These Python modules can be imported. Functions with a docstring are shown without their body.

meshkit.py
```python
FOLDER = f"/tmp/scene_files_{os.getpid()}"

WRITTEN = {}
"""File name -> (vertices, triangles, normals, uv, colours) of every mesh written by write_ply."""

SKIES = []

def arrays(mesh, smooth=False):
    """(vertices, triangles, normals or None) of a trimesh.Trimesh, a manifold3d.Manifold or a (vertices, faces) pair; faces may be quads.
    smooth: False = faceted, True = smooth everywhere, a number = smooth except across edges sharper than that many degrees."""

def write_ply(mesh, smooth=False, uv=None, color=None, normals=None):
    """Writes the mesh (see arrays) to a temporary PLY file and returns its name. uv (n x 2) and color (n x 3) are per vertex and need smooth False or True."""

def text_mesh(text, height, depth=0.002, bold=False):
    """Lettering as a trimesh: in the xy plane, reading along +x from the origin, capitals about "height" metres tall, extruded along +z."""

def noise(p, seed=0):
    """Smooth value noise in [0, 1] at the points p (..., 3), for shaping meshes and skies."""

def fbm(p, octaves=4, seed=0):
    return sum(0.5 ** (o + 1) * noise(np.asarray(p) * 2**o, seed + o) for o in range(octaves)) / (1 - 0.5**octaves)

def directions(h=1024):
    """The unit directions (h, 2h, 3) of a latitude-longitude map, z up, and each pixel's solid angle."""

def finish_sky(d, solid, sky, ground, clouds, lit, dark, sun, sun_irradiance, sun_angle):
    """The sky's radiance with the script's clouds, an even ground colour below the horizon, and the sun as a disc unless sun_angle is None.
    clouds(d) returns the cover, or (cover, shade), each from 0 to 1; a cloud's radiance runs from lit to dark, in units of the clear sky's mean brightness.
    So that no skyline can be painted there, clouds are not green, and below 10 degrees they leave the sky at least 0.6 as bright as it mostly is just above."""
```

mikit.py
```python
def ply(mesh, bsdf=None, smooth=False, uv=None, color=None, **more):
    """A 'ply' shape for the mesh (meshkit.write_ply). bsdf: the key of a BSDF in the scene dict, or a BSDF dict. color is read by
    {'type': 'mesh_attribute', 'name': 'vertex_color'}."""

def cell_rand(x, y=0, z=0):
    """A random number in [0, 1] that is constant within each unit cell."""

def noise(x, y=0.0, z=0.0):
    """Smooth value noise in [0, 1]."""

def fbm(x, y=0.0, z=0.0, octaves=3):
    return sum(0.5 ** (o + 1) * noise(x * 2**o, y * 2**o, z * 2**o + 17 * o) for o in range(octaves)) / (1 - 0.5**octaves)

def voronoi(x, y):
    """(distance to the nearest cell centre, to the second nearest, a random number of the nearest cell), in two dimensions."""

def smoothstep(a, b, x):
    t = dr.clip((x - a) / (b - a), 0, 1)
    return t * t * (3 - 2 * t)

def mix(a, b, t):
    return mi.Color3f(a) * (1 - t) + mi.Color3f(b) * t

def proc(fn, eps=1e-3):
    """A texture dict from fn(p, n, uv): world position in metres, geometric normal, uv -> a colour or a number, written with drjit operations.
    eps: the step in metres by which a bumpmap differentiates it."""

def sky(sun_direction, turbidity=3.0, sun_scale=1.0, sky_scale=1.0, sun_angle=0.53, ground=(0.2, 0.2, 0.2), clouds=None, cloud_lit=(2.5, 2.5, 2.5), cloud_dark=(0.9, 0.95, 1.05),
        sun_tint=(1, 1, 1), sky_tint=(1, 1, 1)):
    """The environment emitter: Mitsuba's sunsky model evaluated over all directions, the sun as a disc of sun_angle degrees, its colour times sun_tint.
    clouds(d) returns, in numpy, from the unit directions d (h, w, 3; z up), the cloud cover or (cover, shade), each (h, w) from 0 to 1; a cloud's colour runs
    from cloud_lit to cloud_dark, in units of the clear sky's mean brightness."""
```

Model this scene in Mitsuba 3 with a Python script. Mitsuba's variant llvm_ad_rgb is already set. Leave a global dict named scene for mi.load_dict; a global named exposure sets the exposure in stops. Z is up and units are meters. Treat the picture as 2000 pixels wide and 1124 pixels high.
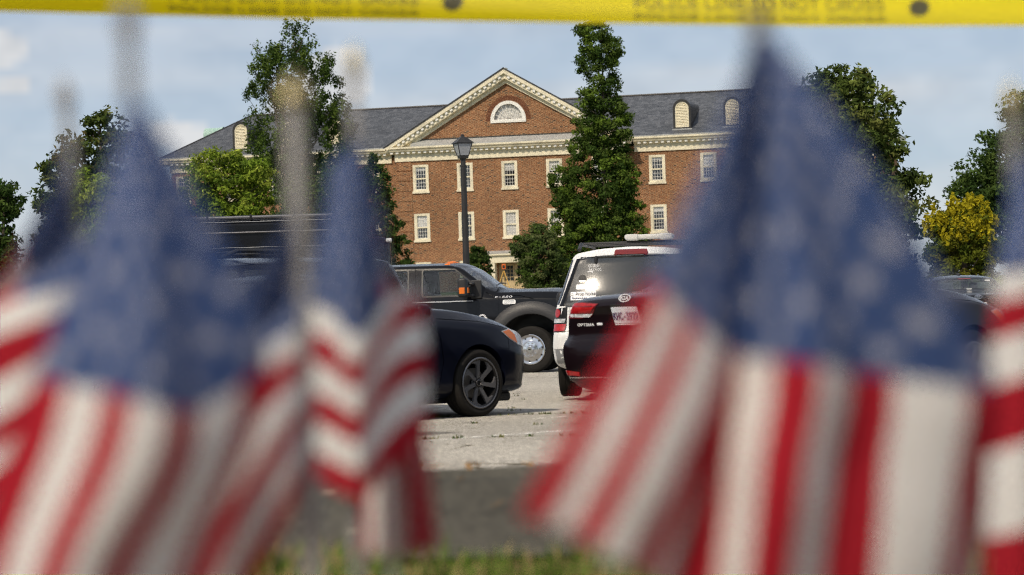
import math, random
import numpy as np, trimesh, drjit as dr, mitsuba as mi, mikit, meshkit
import manifold3d as m3
import shapely
from shapely.geometry import Polygon, LineString, Point, box as sbox
from shapely import affinity
from scipy.interpolate import PchipInterpolator, RectBivariateSpline
from scipy.ndimage import gaussian_filter1d
from mikit import noise, fbm, voronoi, cell_rand, smoothstep, mix, proc

T = mi.ScalarTransform4f
scene, labels = {}, {}
rng = np.random.default_rng(7)
random.seed(7)

# ------------------------------------------------------------------ camera, sky, exposure
F = 5000.0                                            # focal length in pixels of a 2000 pixel wide frame
PITCH, ROLL, EYE = math.atan(60 / F), 0.031, np.array([0, 0, 0.967])
fw = np.array([0, math.cos(PITCH), math.sin(PITCH)])
u0 = np.array([0, -math.sin(PITCH), math.cos(PITCH)])
rt = math.cos(ROLL) * np.array([1.0, 0, 0]) - math.sin(ROLL) * u0
up = math.cos(ROLL) * u0 + math.sin(ROLL) * np.array([1.0, 0, 0])
scene['camera'] = {'type': 'thinlens', 'fov': 2 * math.degrees(math.atan(1000 / F)), 'fov_axis': 'x', 'aperture_radius': 0.0112, 'focus_distance': 44.0,
                   'near_clip': 0.05, 'far_clip': 9000.0, 'to_world': T().look_at(origin=EYE.tolist(), target=(EYE + fw).tolist(), up=up.tolist())}


def ray(x, y):
    return fw + (x - 1000) / F * rt - (y - 562) / F * up


def at(x, y, D):
    """The point at distance D (metres, along +y) seen at x, y of the 2000 x 1124 photograph."""
    d = ray(x, y)
    return EYE + d * (D / d[1])


def cloud_cover(d):
    az, el = np.degrees(np.arctan2(d[..., 0], d[..., 1])), np.degrees(np.arcsin(np.clip(d[..., 2], -1, 1)))
    q = np.stack([d[..., 0], d[..., 1], d[..., 2] * 3.0], -1)
    wisp = meshkit.fbm(np.stack([d[..., 0] * 7, d[..., 1] * 7, d[..., 2] * 48], -1), 6, 3)
    veil = np.clip((wisp - 0.02) * 1.05, 0.36, 0.72)
    plane = d[..., :2] / np.maximum(d[..., 2:], 0.12)
    puffs = meshkit.fbm(np.concatenate([plane * 4.2, plane[..., :1] * 0], -1), 5, 11)
    high = np.clip((puffs - 0.50) * 3.6, 0, 0.85) * np.clip((el - 14) / 14, 0, 1)
    lump = meshkit.fbm(np.stack([az * 0.9, el * 1.1, az * 0], -1), 5, 5)
    cover = np.maximum(veil, high)
    for ca, ce, wa, we in ((-11.5, 6.1, 1.0, 0.6), (-10.9, 5.4, 0.5, 0.3), (-7.2, 4.15, 0.8, 0.5), (-3.75, 5.4, 0.75, 0.75), (-4.5, 4.9, 1.0, 0.55), (14.0, 5.0, 1.6, 0.5), (-20, 6, 3, 1), (24, 7, 3, 1.2)):
        r = np.hypot((az - ca) / wa, (el - ce) / np.where(el < ce, we * 0.7, we)) + (lump - 0.5) * 1.3
        cover = np.maximum(cover, np.clip((1.0 - r) * 3.0, 0, 0.92))
    shade = np.clip(0.7 - meshkit.fbm(np.stack([az * 1.2, el * 2.0, az * 0 + 4], -1), 3, 9), 0, 0.5)
    return cover, shade


scene['sky'] = mikit.sky((-0.45, -0.75, 0.85), turbidity=3.0, clouds=cloud_cover, cloud_lit=(3.0, 3.0, 3.0), cloud_dark=(1.8, 1.88, 2.02), sky_scale=1.25, sun_tint=(0.95, 1.0, 1.09), sky_tint=(1.02, 1.0, 1.0))
exposure = 1.2

# ------------------------------------------------------------------ helpers


def numbered(name):
    if name not in USED:
        USED.add(name)
        return name
    k = 1
    while f'{name}_{k:03d}' in USED:
        k += 1
    USED.add(f'{name}_{k:03d}')
    return f'{name}_{k:03d}'


USED = set()


def thing(name, label, category, group=None):
    key = numbered(name)
    labels[key] = {'label': label, 'category': category}
    if group:
        labels[key]['group'] = group
    return key


def put(name, mesh, bsdf, parent=None, smooth=False, label=None, stuff=False, tw=None, **more):
    """One entry of the scene, under its parent's key."""
    key = numbered(f'{parent}__{name}' if parent else name)
    d = mikit.ply(mesh, bsdf, smooth=smooth, **more) if not isinstance(mesh, dict) else dict(mesh)
    if tw is not None:
        d['to_world'] = tw
    scene[key] = d
    if label or stuff:
        labels[key] = {**({'label': label} if label else {}), **({'kind': 'stuff'} if stuff else {})}
    return key


def structure(name, mesh, bsdf, **more):
    scene[name] = mikit.ply(mesh, bsdf, **more)
    labels[name] = {'kind': 'structure'}


def cat(ms):
    return trimesh.util.concatenate([m for m in ms if m is not None])


def box(x0, x1, y0, y1, z0, z1):
    m = trimesh.creation.box([x1 - x0, y1 - y0, z1 - z0])
    m.apply_translation([(x0 + x1) / 2, (y0 + y1) / 2, (z0 + z1) / 2])
    return m


def tri(m):
    a = m.to_mesh()
    return trimesh.Trimesh(a.vert_properties[:, :3], a.tri_verts, process=False)


def man(m):
    m = trimesh.Trimesh(m.vertices, m.faces, process=True)
    return m3.Manifold(m3.Mesh(np.asarray(m.vertices, np.float32), np.asarray(m.faces, np.uint32)))


def rbox(x0, x1, y0, y1, z0, z1, r=0.02, seg=8):
    """A box with rounded edges."""
    r = min(r, (x1 - x0) / 2.01, (y1 - y0) / 2.01, (z1 - z0) / 2.01)
    s = m3.Manifold.sphere(r, seg)
    return tri(m3.Manifold.batch_hull([s.translate([x, y, z]) for x in (x0 + r, x1 - r) for y in (y0 + r, y1 - r) for z in (z0 + r, z1 - r)]))


def tube(points, radii, sides=8, cap=True):
    p = np.asarray(points, float)
    r = np.broadcast_to(radii, (len(p),)).astype(float)
    t = np.gradient(p, axis=0)
    t /= np.linalg.norm(t, axis=1, keepdims=True) + 1e-12
    ref = np.array([0, 0, 1.0]) if abs(t[:, 2]).mean() < 0.8 else np.array([1.0, 0, 0])
    a = np.cross(t, ref)
    a /= np.linalg.norm(a, axis=1, keepdims=True)
    b = np.cross(t, a)
    g = np.arange(sides) * 2 * np.pi / sides
    v = (p[:, None] + r[:, None, None] * (np.cos(g)[None, :, None] * a[:, None] + np.sin(g)[None, :, None] * b[:, None])).reshape(-1, 3)
    i, j = np.meshgrid(np.arange(len(p) - 1), np.arange(sides), indexing='ij')
    q = np.stack([i * sides + j, i * sides + (j + 1) % sides, (i + 1) * sides + (j + 1) % sides, (i + 1) * sides + j], -1).reshape(-1, 4)
    f = np.vstack([q[:, [0, 2, 1]], q[:, [0, 3, 2]]])
    if cap:
        n = len(v)
        v = np.vstack([v, p[0], p[-1]])
        k = np.arange(sides)
        f = np.vstack([f, np.stack([k, (k + 1) % sides, k * 0 + n], 1), np.stack([(k + 1) % sides + n - sides, k + n - sides, k * 0 + n + 1], 1)])
    return trimesh.Trimesh(v, f, process=False)


def lathe(profile, n=48, axis='y'):
    """Revolve (radius, height) points about an axis."""
    m = trimesh.creation.revolve(np.asarray(profile, float), sections=n)
    if axis == 'y':
        m.apply_transform(trimesh.transformations.rotation_matrix(-math.pi / 2, [1, 0, 0]))
    if m.volume < 0:
        m.invert()
    return m


def prism(poly, h, plane='xz'):
    """Extrude a shapely polygon: 'xz' runs along +y from y = 0, 'yz' along +x, 'xy' along +z."""
    parts = getattr(poly, 'geoms', [poly])
    m = cat([trimesh.creation.extrude_polygon(g, h, engine='earcut') for g in parts if g.area > 1e-9])
    v = m.vertices.copy()
    if plane == 'xz':
        m.vertices = np.stack([v[:, 0], v[:, 2], v[:, 1]], 1)
        m.faces = m.faces[:, ::-1]
    elif plane == 'yz':
        m.vertices = np.stack([v[:, 2], v[:, 0], v[:, 1]], 1)
    return m


def frame(yaw, origin):
    """Local x forward, y left: the matrix for a heading of yaw degrees counted from +x towards +y."""
    return T().translate(list(map(float, origin))).rotate([0, 0, 1], float(yaw))


# ------------------------------------------------------------------ materials


def rgb(*c):
    return {'type': 'rgb', 'value': list(c)}


def mat(name, base, rough=0.5, twosided=True, **kw):
    b = {'type': 'principled', 'base_color': rgb(*base) if isinstance(base, tuple) else base, 'roughness': rough, **kw}
    scene[name] = {'type': 'twosided', 'bsdf': b} if twosided else b
    return name


def brick_colour(p, n, uv):
    # the facade runs along (cos 14, -sin 14): run is the length along it, or along its returns
    run = p.x * 0.9703 - p.y * 0.2419 + (p.x * 0.2419 + p.y * 0.9703)
    course = dr.floor(p.z / 0.086)
    odd = course - 2 * dr.floor(course / 2)
    s = run / 0.33 + odd * 0.5
    cell = dr.floor(s)
    fx, fz = s - cell, p.z / 0.086 - course
    head = fx > 0.66                                  # Flemish bond: a stretcher, then a header
    joint = (dr.minimum(fx, 1 - fx) < 0.022) | (dr.abs(fx - 0.66) < 0.022) | (fz < 0.15)
    r = cell_rand(cell * 2 + dr.select(head, 1.0, 0.0), course)
    c = mix((0.165, 0.061, 0.026), (0.265, 0.104, 0.043), r)
    c = dr.select(r > 0.93, mi.Color3f(0.07, 0.036, 0.026), c)
    c = dr.select(head & (r > 0.45), mi.Color3f(0.34, 0.155, 0.070), c)
    c = dr.select(joint, mi.Color3f(0.43, 0.335, 0.21), c)
    return c * (0.84 + 0.32 * fbm(run * 0.45, p.z * 0.6))


def slate_colour(p, n, uv):
    run = p.x * 0.9703 - p.y * 0.2419
    row = dr.floor(p.z / 0.105)
    s = run / 0.30 + cell_rand(row) * 7
    r = cell_rand(dr.floor(s), row)
    edge = (s - dr.floor(s) < 0.05) | (p.z / 0.105 - row < 0.14)
    c = mix((0.056, 0.062, 0.072), (0.106, 0.114, 0.128), r)
    c = c * (0.8 + 0.4 * fbm(run * 0.5, p.z * 2.0))
    return dr.select(edge, c * 0.45, c)


def lot_colour(p, n, uv):
    stones = voronoi(p.x * 55, p.y * 26)
    c = mix((0.190, 0.178, 0.154), (0.340, 0.322, 0.284), smoothstep(0.15, 0.9, stones[2]))
    c = c * (0.74 + 0.46 * fbm(p.x * 0.45, p.y * 0.22, 1.0, 4))
    grit = noise(p.x * 21, p.y * 9, 5.0)
    c = c * (0.86 + 0.28 * grit)
    seam = dr.abs(p.y - 20.9 - 0.05 * noise(p.x * 2.0) + 0.028 * p.x) < 0.035
    seam2 = dr.abs(p.y - 25.6 - 0.10 * noise(p.x * 1.3, 4.0) + 0.03 * p.x) < 0.05
    crack = dr.abs(fbm(p.x * 0.5, p.y * 0.28, 8.0, 4) - 0.5) < 0.0035
    dark = (seam | seam2 | crack) & (noise(p.x * 6, p.y * 6, 2.0) > 0.32)
    c = dr.select(dark, mi.Color3f(0.085, 0.075, 0.055), c)
    oil = smoothstep(0.66, 0.8, fbm(p.x * 0.9, p.y * 0.5, 31.0))
    return mix(c, c * 0.45, oil)


def path_colour(p, n, uv):
    stones = voronoi(p.x * 70, p.y * 40)
    c = mix((0.028, 0.026, 0.021), (0.085, 0.079, 0.062), stones[2])
    c = c * (0.6 + 0.8 * fbm(p.x * 2.2, p.y * 1.6, 3.0, 4))
    leaf = voronoi(p.x * 3.1 + 5, p.y * 2.0)
    return dr.select((leaf[0] < 0.06) & (leaf[2] > 0.6), mi.Color3f(0.30, 0.27, 0.20), c)


def soil_colour(p, n, uv):
    return mix((0.10, 0.06, 0.03), (0.24, 0.16, 0.08), fbm(p.x * 14, p.y * 14, p.z * 14)) * (0.7 + 0.6 * noise(p.x * 60, p.y * 60))


def lawn_colour(p, n, uv):
    return mix((0.045, 0.075, 0.018), (0.11, 0.125, 0.04), fbm(p.x * 0.8, p.y * 0.8, 1.0, 4)) * (0.7 + 0.6 * noise(p.x * 9, p.y * 9))


def bark_colour(p, n, uv):
    return mix((0.06, 0.045, 0.032), (0.17, 0.145, 0.12), fbm(p.x * 9, p.y * 9, p.z * 2.5, 4))


def cream_colour(p, n, uv):
    return mi.Color3f(0.80, 0.735, 0.55) * (0.88 + 0.16 * fbm(p.x * 1.3, p.y * 1.3, p.z * 1.1, 4)) * (1 - 0.16 * smoothstep(0.62, 0.75, noise(p.x * 2.4, p.y * 2.4, p.z * 0.7)))


def copper_colour(p, n, uv):
    return mix((0.25, 0.42, 0.36), (0.42, 0.56, 0.50), fbm(p.x * 3, p.y * 3, p.z * 1.5))


def metal_top_colour(p, n, uv):
    return mix((0.30, 0.31, 0.30), (0.52, 0.53, 0.52), fbm(p.x * 1.5, p.y * 1.5, p.z * 4))


def star_mask(a, b):
    """Inside a five-pointed star of radius 1."""
    th = dr.atan2(a, b)
    k = th / (2 * math.pi / 5)
    th = dr.abs(k - dr.floor(k + 0.5)) * (2 * math.pi / 5)
    r = dr.sqrt(a * a + b * b)
    return r * dr.cos(th) + r * dr.sin(th) * 3.0 < 1.0


def flag_colour(p, n, uv):
    """Thirteen stripes and a canton of fifty stars; u along the fly, v from the top edge down."""
    u, v = uv.x, uv.y
    s = dr.floor(v * 13)
    red = (s - 2 * dr.floor(s / 2)) < 0.5
    c = dr.select(red, mi.Color3f(0.40, 0.020, 0.033), mi.Color3f(0.82, 0.81, 0.79))
    gx, gy = u / 0.40 * 12, v / (7 / 13) * 10
    cx, cy = dr.floor(gx + 0.5), dr.floor(gy + 0.5)
    par = cx + cy
    ok = (par - 2 * dr.floor(par / 2) < 0.5) & (cx > 0.5) & (cx < 11.5) & (cy > 0.5) & (cy < 9.5)
    star = ok & star_mask((gx - cx) * 2.1, -(gy - cy) * 1.78)
    blue = dr.select(star, mi.Color3f(0.42, 0.44, 0.52), mi.Color3f(0.052, 0.090, 0.222))
    c = dr.select((u < 0.40) & (v < 7 / 13), blue, c)
    weave = 0.93 + 0.14 * noise(u * 240, v * 160)
    return c * weave


mat('brick', proc(brick_colour), 0.85, specular=0.2)
mat('brick_edge', proc(lambda p, n, uv: mix((0.11, 0.042, 0.024), (0.20, 0.085, 0.045), noise(p.x * 5, p.y * 5, p.z * 12))), 0.85, specular=0.2)
mat('slate', proc(slate_colour), 0.55, specular=0.4)
mat('lot', proc(lot_colour), 0.9, specular=0.15)
scene['lot_rough'] = {'type': 'bumpmap', 'arbitrary': {**proc(lambda p, n, uv: 0.006 * noise(p.x * 40, p.y * 22) + 0.012 * fbm(p.x * 6, p.y * 4), 0.004)}, 'scale': 1.0, 'bsdf': {'type': 'principled', 'base_color': proc(lot_colour), 'roughness': 0.9, 'specular': 0.15}}
mat('path_asphalt', proc(path_colour), 0.9, specular=0.15)
mat('soil', proc(soil_colour), 0.95, specular=0.1)
mat('lawn', proc(lawn_colour), 0.95, specular=0.1)
mat('bark', proc(bark_colour), 0.9, specular=0.1)
mat('cream', proc(cream_colour), 0.5, specular=0.3)
mat('white_paint', (0.80, 0.79, 0.74), 0.45)
mat('copper', proc(copper_colour), 0.7)
mat('lead', proc(metal_top_colour), 0.5, metallic=0.3)
mat('dark_bronze', (0.03, 0.028, 0.026), 0.4)
mat('room', (0.42, 0.40, 0.36), 0.9)
mat('blind', (0.62, 0.62, 0.60), 0.7)
mat('tan_paint', (0.46, 0.36, 0.20), 0.6)
mat('iron', proc(lambda p, n, uv: mix((0.012, 0.012, 0.013), (0.035, 0.034, 0.033), fbm(p.x * 8, p.y * 8, p.z * 3))), 0.45)
mat('milk_glass', (0.36, 0.38, 0.41), 0.12, specular=0.6)
scene['pane_glass'] = {'type': 'thindielectric', 'int_ior': 1.5}
scene['tint_glass'] = {'type': 'thindielectric', 'int_ior': 1.52, 'specular_transmittance': rgb(0.38, 0.44, 0.43)}
scene['foliage'] = {'type': 'principledthin', 'base_color': {'type': 'mesh_attribute', 'name': 'vertex_color'}, 'roughness': 0.42, 'diff_trans': 0.55, 'eta': 1.4}
scene['flag_cloth'] = {'type': 'principledthin', 'base_color': proc(flag_colour), 'roughness': 0.7, 'diff_trans': 0.45, 'eta': 1.25}
mat('wire', (0.09, 0.085, 0.08), 0.5)
mat('orange_paint', (0.75, 0.16, 0.03), 0.5)
mat('wood_yellow', (0.60, 0.36, 0.08), 0.6)


def paint(name, base, rough=0.16, metallic=0.0):
    def fn(p, n, uv, b=base):
        return mi.Color3f(*b) * (0.85 + 0.3 * noise(p.x * 3, p.y * 3, p.z * 3)) + 0.0015 * smoothstep(0.45, 0.9, fbm(p.x * 5, p.y * 5, p.z * 5))
    scene[name] = {'type': 'principled', 'base_color': proc(fn), 'roughness': rough, 'metallic': metallic, 'clearcoat': 0.4, 'clearcoat_gloss': 0.97, 'specular': 0.2}


paint('navy_paint', (0.0045, 0.006, 0.015))
paint('black_paint', (0.0045, 0.005, 0.007))
paint('plum_black_paint', (0.007, 0.003, 0.0045))
paint('white_car_paint', (0.78, 0.78, 0.77), 0.35, 0.0)
paint('silver_paint', (0.42, 0.43, 0.44), 0.35, 0.5)
mat('black_plastic', proc(lambda p, n, uv: mi.Color3f(0.018, 0.018, 0.019) * (0.8 + 0.5 * noise(p.x * 7, p.y * 7, p.z * 7))), 0.5)
mat('grey_plastic', (0.030, 0.030, 0.032), 0.5)
mat('rubber', proc(lambda p, n, uv: mix((0.008, 0.0075, 0.007), (0.020, 0.0175, 0.0145), fbm(p.x * 6, p.y * 6, p.z * 6))), 0.8, specular=0.25)
mat('seal', (0.008, 0.008, 0.008), 0.4)
mat('chrome', (0.82, 0.82, 0.83), 0.06, metallic=1.0)
mat('alloy', (0.17, 0.17, 0.18), 0.35, metallic=0.5)
mat('dark_alloy', (0.012, 0.012, 0.013), 0.3, metallic=0.2)
mat('bright_lip', (0.20, 0.20, 0.21), 0.35, metallic=0.9)
mat('brake_steel', (0.19, 0.175, 0.16), 0.6, metallic=0.4)
mat('red_lens', proc(lambda p, n, uv: mix((0.30, 0.004, 0.006), (0.46, 0.010, 0.012), noise(p.x * 30, p.y * 30, p.z * 30))), 0.15, clearcoat=1.0)
mat('dark_red_lens', (0.16, 0.012, 0.012), 0.2, clearcoat=1.0)
mat('amber_lens', (0.72, 0.17, 0.012), 0.15, clearcoat=1.0)
mat('clear_lens', proc(lambda p, n, uv: mix((0.30, 0.31, 0.32), (0.75, 0.76, 0.78), noise(p.x * 45, p.y * 45, p.z * 45))), 0.12, clearcoat=1.0)
mat('privacy_glass', (0.014, 0.015, 0.015), 0.05, specular=1.0, clearcoat=0.6, clearcoat_gloss=0.99)
mat('letter_silver', (0.72, 0.72, 0.73), 0.4, metallic=0.15)
mat('sticker_white', (0.82, 0.82, 0.82), 0.5)
mat('print_black', (0.02, 0.02, 0.02), 0.6)
mat('plate_white', proc(lambda p, n, uv: mix((0.62, 0.66, 0.72), (0.74, 0.76, 0.78), noise(p.x * 18, p.z * 18))), 0.4)
mat('plate_ink', (0.03, 0.04, 0.11), 0.5)
mat('seat_grey', (0.30, 0.32, 0.31), 0.8)
mat('interior_dark', (0.02, 0.02, 0.021), 0.8)

# ------------------------------------------------------------------ the ground
BASE_Z = 2.72                                          # level of the building's forecourt


def ground_z(x, y):
    y = np.asarray(y, float)
    t = np.clip((y - 72) / 88, 0, 1)
    return BASE_Z * t * t * (3 - 2 * t)


def sheet(xs, ys, zf, zoff=0.0):
    X, Y = np.meshgrid(xs, ys)
    V = np.stack([X, Y, zf(X, Y) + zoff], -1).reshape(-1, 3)
    nx = len(xs)
    i, j = np.meshgrid(np.arange(len(ys) - 1), np.arange(nx - 1), indexing='ij')
    q = np.stack([i * nx + j, i * nx + j + 1, (i + 1) * nx + j + 1, (i + 1) * nx + j], -1).reshape(-1, 4)
    return trimesh.Trimesh(V, np.vstack([q[:, [0, 1, 2]], q[:, [0, 2, 3]]]), process=False)


structure('terrain', sheet(np.array([-4000, -800, -200, -60, 60, 200, 800, 4000.0]), np.r_[-4000, -600, -60, np.linspace(66, 175, 30), 400, 1500, 6000], lambda x, y: ground_z(x, y) - 0.03), 'lawn', smooth=True)
structure('parking_lot', sheet(np.linspace(-60, 60, 13), np.linspace(8.9, 74, 15), lambda x, y: ground_z(x, y)), 'lot')
bank_z = lambda x, y: np.where(y < 5.0, 0.50, np.where(y < 8.05, 0.495, np.clip(0.495 - (y - 8.05) * 0.62, -0.05, 1))) + np.where(y < 5.0, 0.02 * (meshkit.noise(np.stack([x * 1.7, y * 1.7, x * 0], -1)) - 0.5), 0)
structure('verge', sheet(np.linspace(-14, 14, 113), np.r_[np.linspace(-9, 5.0, 58), 5.02, 8.02, 8.08, np.linspace(8.2, 9.0, 5)], bank_z), 'soil', smooth=True)
edge = lambda x: 8.0 + 0.05 * np.sin(x * 2.3) + 0.02 * np.sin(x * 9)
px = np.linspace(-14, 14, 141)
path_rows = np.stack([np.stack([px, np.full_like(px, y) if y < 8 else edge(px), np.full_like(px, 0.506 + 0.003 * math.sin(y * 3))], -1) for y in (4.95, 6, 7, 7.7, 8.0)])
V = path_rows.reshape(-1, 3)
n = len(px)
q = np.array([[i * n + j, i * n + j + 1, (i + 1) * n + j + 1, (i + 1) * n + j] for i in range(4) for j in range(n - 1)])
structure('footpath', trimesh.Trimesh(V, np.vstack([q[:, [0, 1, 2]], q[:, [0, 2, 3]]]), process=False), 'path_asphalt', smooth=True)

# worn white paint of the parking bays, in flakes
mat('worn_paint', (0.55, 0.54, 0.51), 0.8)


def worn_stripe(a, b, w, keep, seed):
    r = np.random.default_rng(seed)
    a, b = np.array(a, float), np.array(b, float)
    L = np.linalg.norm(b - a)
    d = (b - a) / L
    nrm = np.array([-d[1], d[0]])
    out = []
    for k in range(int(L * w * 620 * keep)):
        c = a + d * r.uniform(0, L) + nrm * r.uniform(-w / 2, w / 2)
        if meshkit.noise(np.array([c[0] * 1.6, c[1] * 1.6, seed])) < 0.42:
            continue
        m = r.integers(5, 7)
        g = np.sort(r.uniform(0, 2 * np.pi, m))
        rad = r.uniform(0.015, 0.05, m)
        P = np.stack([c[0] + rad * np.cos(g), c[1] + rad * np.sin(g) * 1.3, np.full(m, 0.004)], 1)
        out.append(trimesh.Trimesh(np.vstack([P, [c[0], c[1], 0.004]]), [[i, (i + 1) % m, m] for i in range(m)], process=False))
    return cat(out)


bay = np.array([math.cos(math.radians(41)), math.sin(math.radians(41))])
for k, (x, y) in enumerate([(-1.15, 20.3), (0.15, 24.4), (4.1, 21.0), (-4.9, 20.0), (7.6, 22.0)]):
    key = put('bay_line', worn_stripe((x, y), np.array([x, y]) + bay * (4.6 if k != 1 else 2.6), 0.10, 0.9, 40 + k), 'worn_paint')
    labels[key] = {'kind': 'structure'}


def tufts(n, pts, h, seed):
    """Blades of weeds at points."""
    r = np.random.default_rng(seed)
    V, Fc, C = [], [], []
    for (x, y, z) in pts:
        for _ in range(n):
            a, l, le = r.uniform(0, 2 * np.pi), h * r.uniform(0.4, 1.2), r.uniform(0.2, 0.9)
            w = 0.006 + 0.006 * r.random()
            b = np.array([x + r.normal(0, 0.03), y + r.normal(0, 0.02), z])
            s = np.array([-math.sin(a), math.cos(a), 0]) * w
            tip = b + np.array([math.cos(a) * le * l, math.sin(a) * le * l, l])
            k = len(V)
            V += [b - s, b + s, tip]
            Fc.append([k, k + 1, k + 2])
            c = np.array([0.16, 0.15, 0.05]) * r.uniform(0.5, 1.3) if r.random() < 0.45 else np.array([0.06, 0.10, 0.02]) * r.uniform(0.7, 1.4)
            C += [c, c, c]
    return trimesh.Trimesh(V, Fc, process=False), np.array(C)


r_ = np.random.default_rng(3)
wp = [(x, 20.9 - 0.028 * x + r_.normal(0, 0.03), 0) for x in np.sort(r_.uniform(-3.5, 3.5, 60))] + [(x, 25.6 - 0.03 * x + r_.normal(0, 0.05), 0) for x in r_.uniform(-4, 4, 70)] + [(r_.uniform(-5, 5), r_.uniform(17, 33), 0) for _ in range(40)]
m, c = tufts(6, wp, 0.03, 5)
put('weeds', m, 'foliage', color=c, stuff=True)

# the grass verge in front
r_ = np.random.default_rng(12)
NB = 42000
gx, gy = r_.uniform(-2.6, 2.6, NB), r_.uniform(1.1, 5.1, NB)
keep = meshkit.noise(np.stack([gx * 3, gy * 3, gx * 0], -1)) + (5.0 - gy) * 0.8 > r_.uniform(0.15, 0.55, NB)
gx, gy = gx[keep], gy[keep]
NB = len(gx)
ang, ln, lean = r_.uniform(0, 2 * np.pi, NB), r_.uniform(0.03, 0.085, NB), r_.uniform(0.1, 0.9, NB)
b = np.stack([gx, gy, np.full(NB, 0.49)], 1)
sd = np.stack([-np.sin(ang), np.cos(ang), ang * 0], 1) * r_.uniform(0.002, 0.004, NB)[:, None]
md = b + np.stack([np.cos(ang) * lean * ln * 0.35, np.sin(ang) * lean * ln * 0.35, ln * 0.6], 1)
tp = b + np.stack([np.cos(ang) * lean * ln, np.sin(ang) * lean * ln, ln * (1.05 - 0.4 * lean)], 1)
V = np.stack([b - sd, b + sd, md - sd * 0.8, md + sd * 0.8, tp], 1).reshape(-1, 3)
k = np.arange(NB)[:, None] * 5
Fg = np.vstack([k + np.array([[0, 1, 3]]), k + np.array([[0, 3, 2]]), k + np.array([[2, 3, 4]])])
patch = meshkit.noise(np.stack([gx * 4.5, gy * 4.5, gx * 0 + 3], -1))
dry = (r_.random(NB) < 0.06 + 0.5 * np.clip((patch - 0.5) * 3, 0, 1))[:, None]
cg = np.where(dry, np.array([0.36, 0.28, 0.13]), np.array([0.13, 0.20, 0.036])) * r_.uniform(0.6, 1.35, (NB, 1))
put('grass', trimesh.Trimesh(V, Fg, process=False), 'foliage', color=np.repeat(cg, 5, 0), stuff=True)
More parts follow.
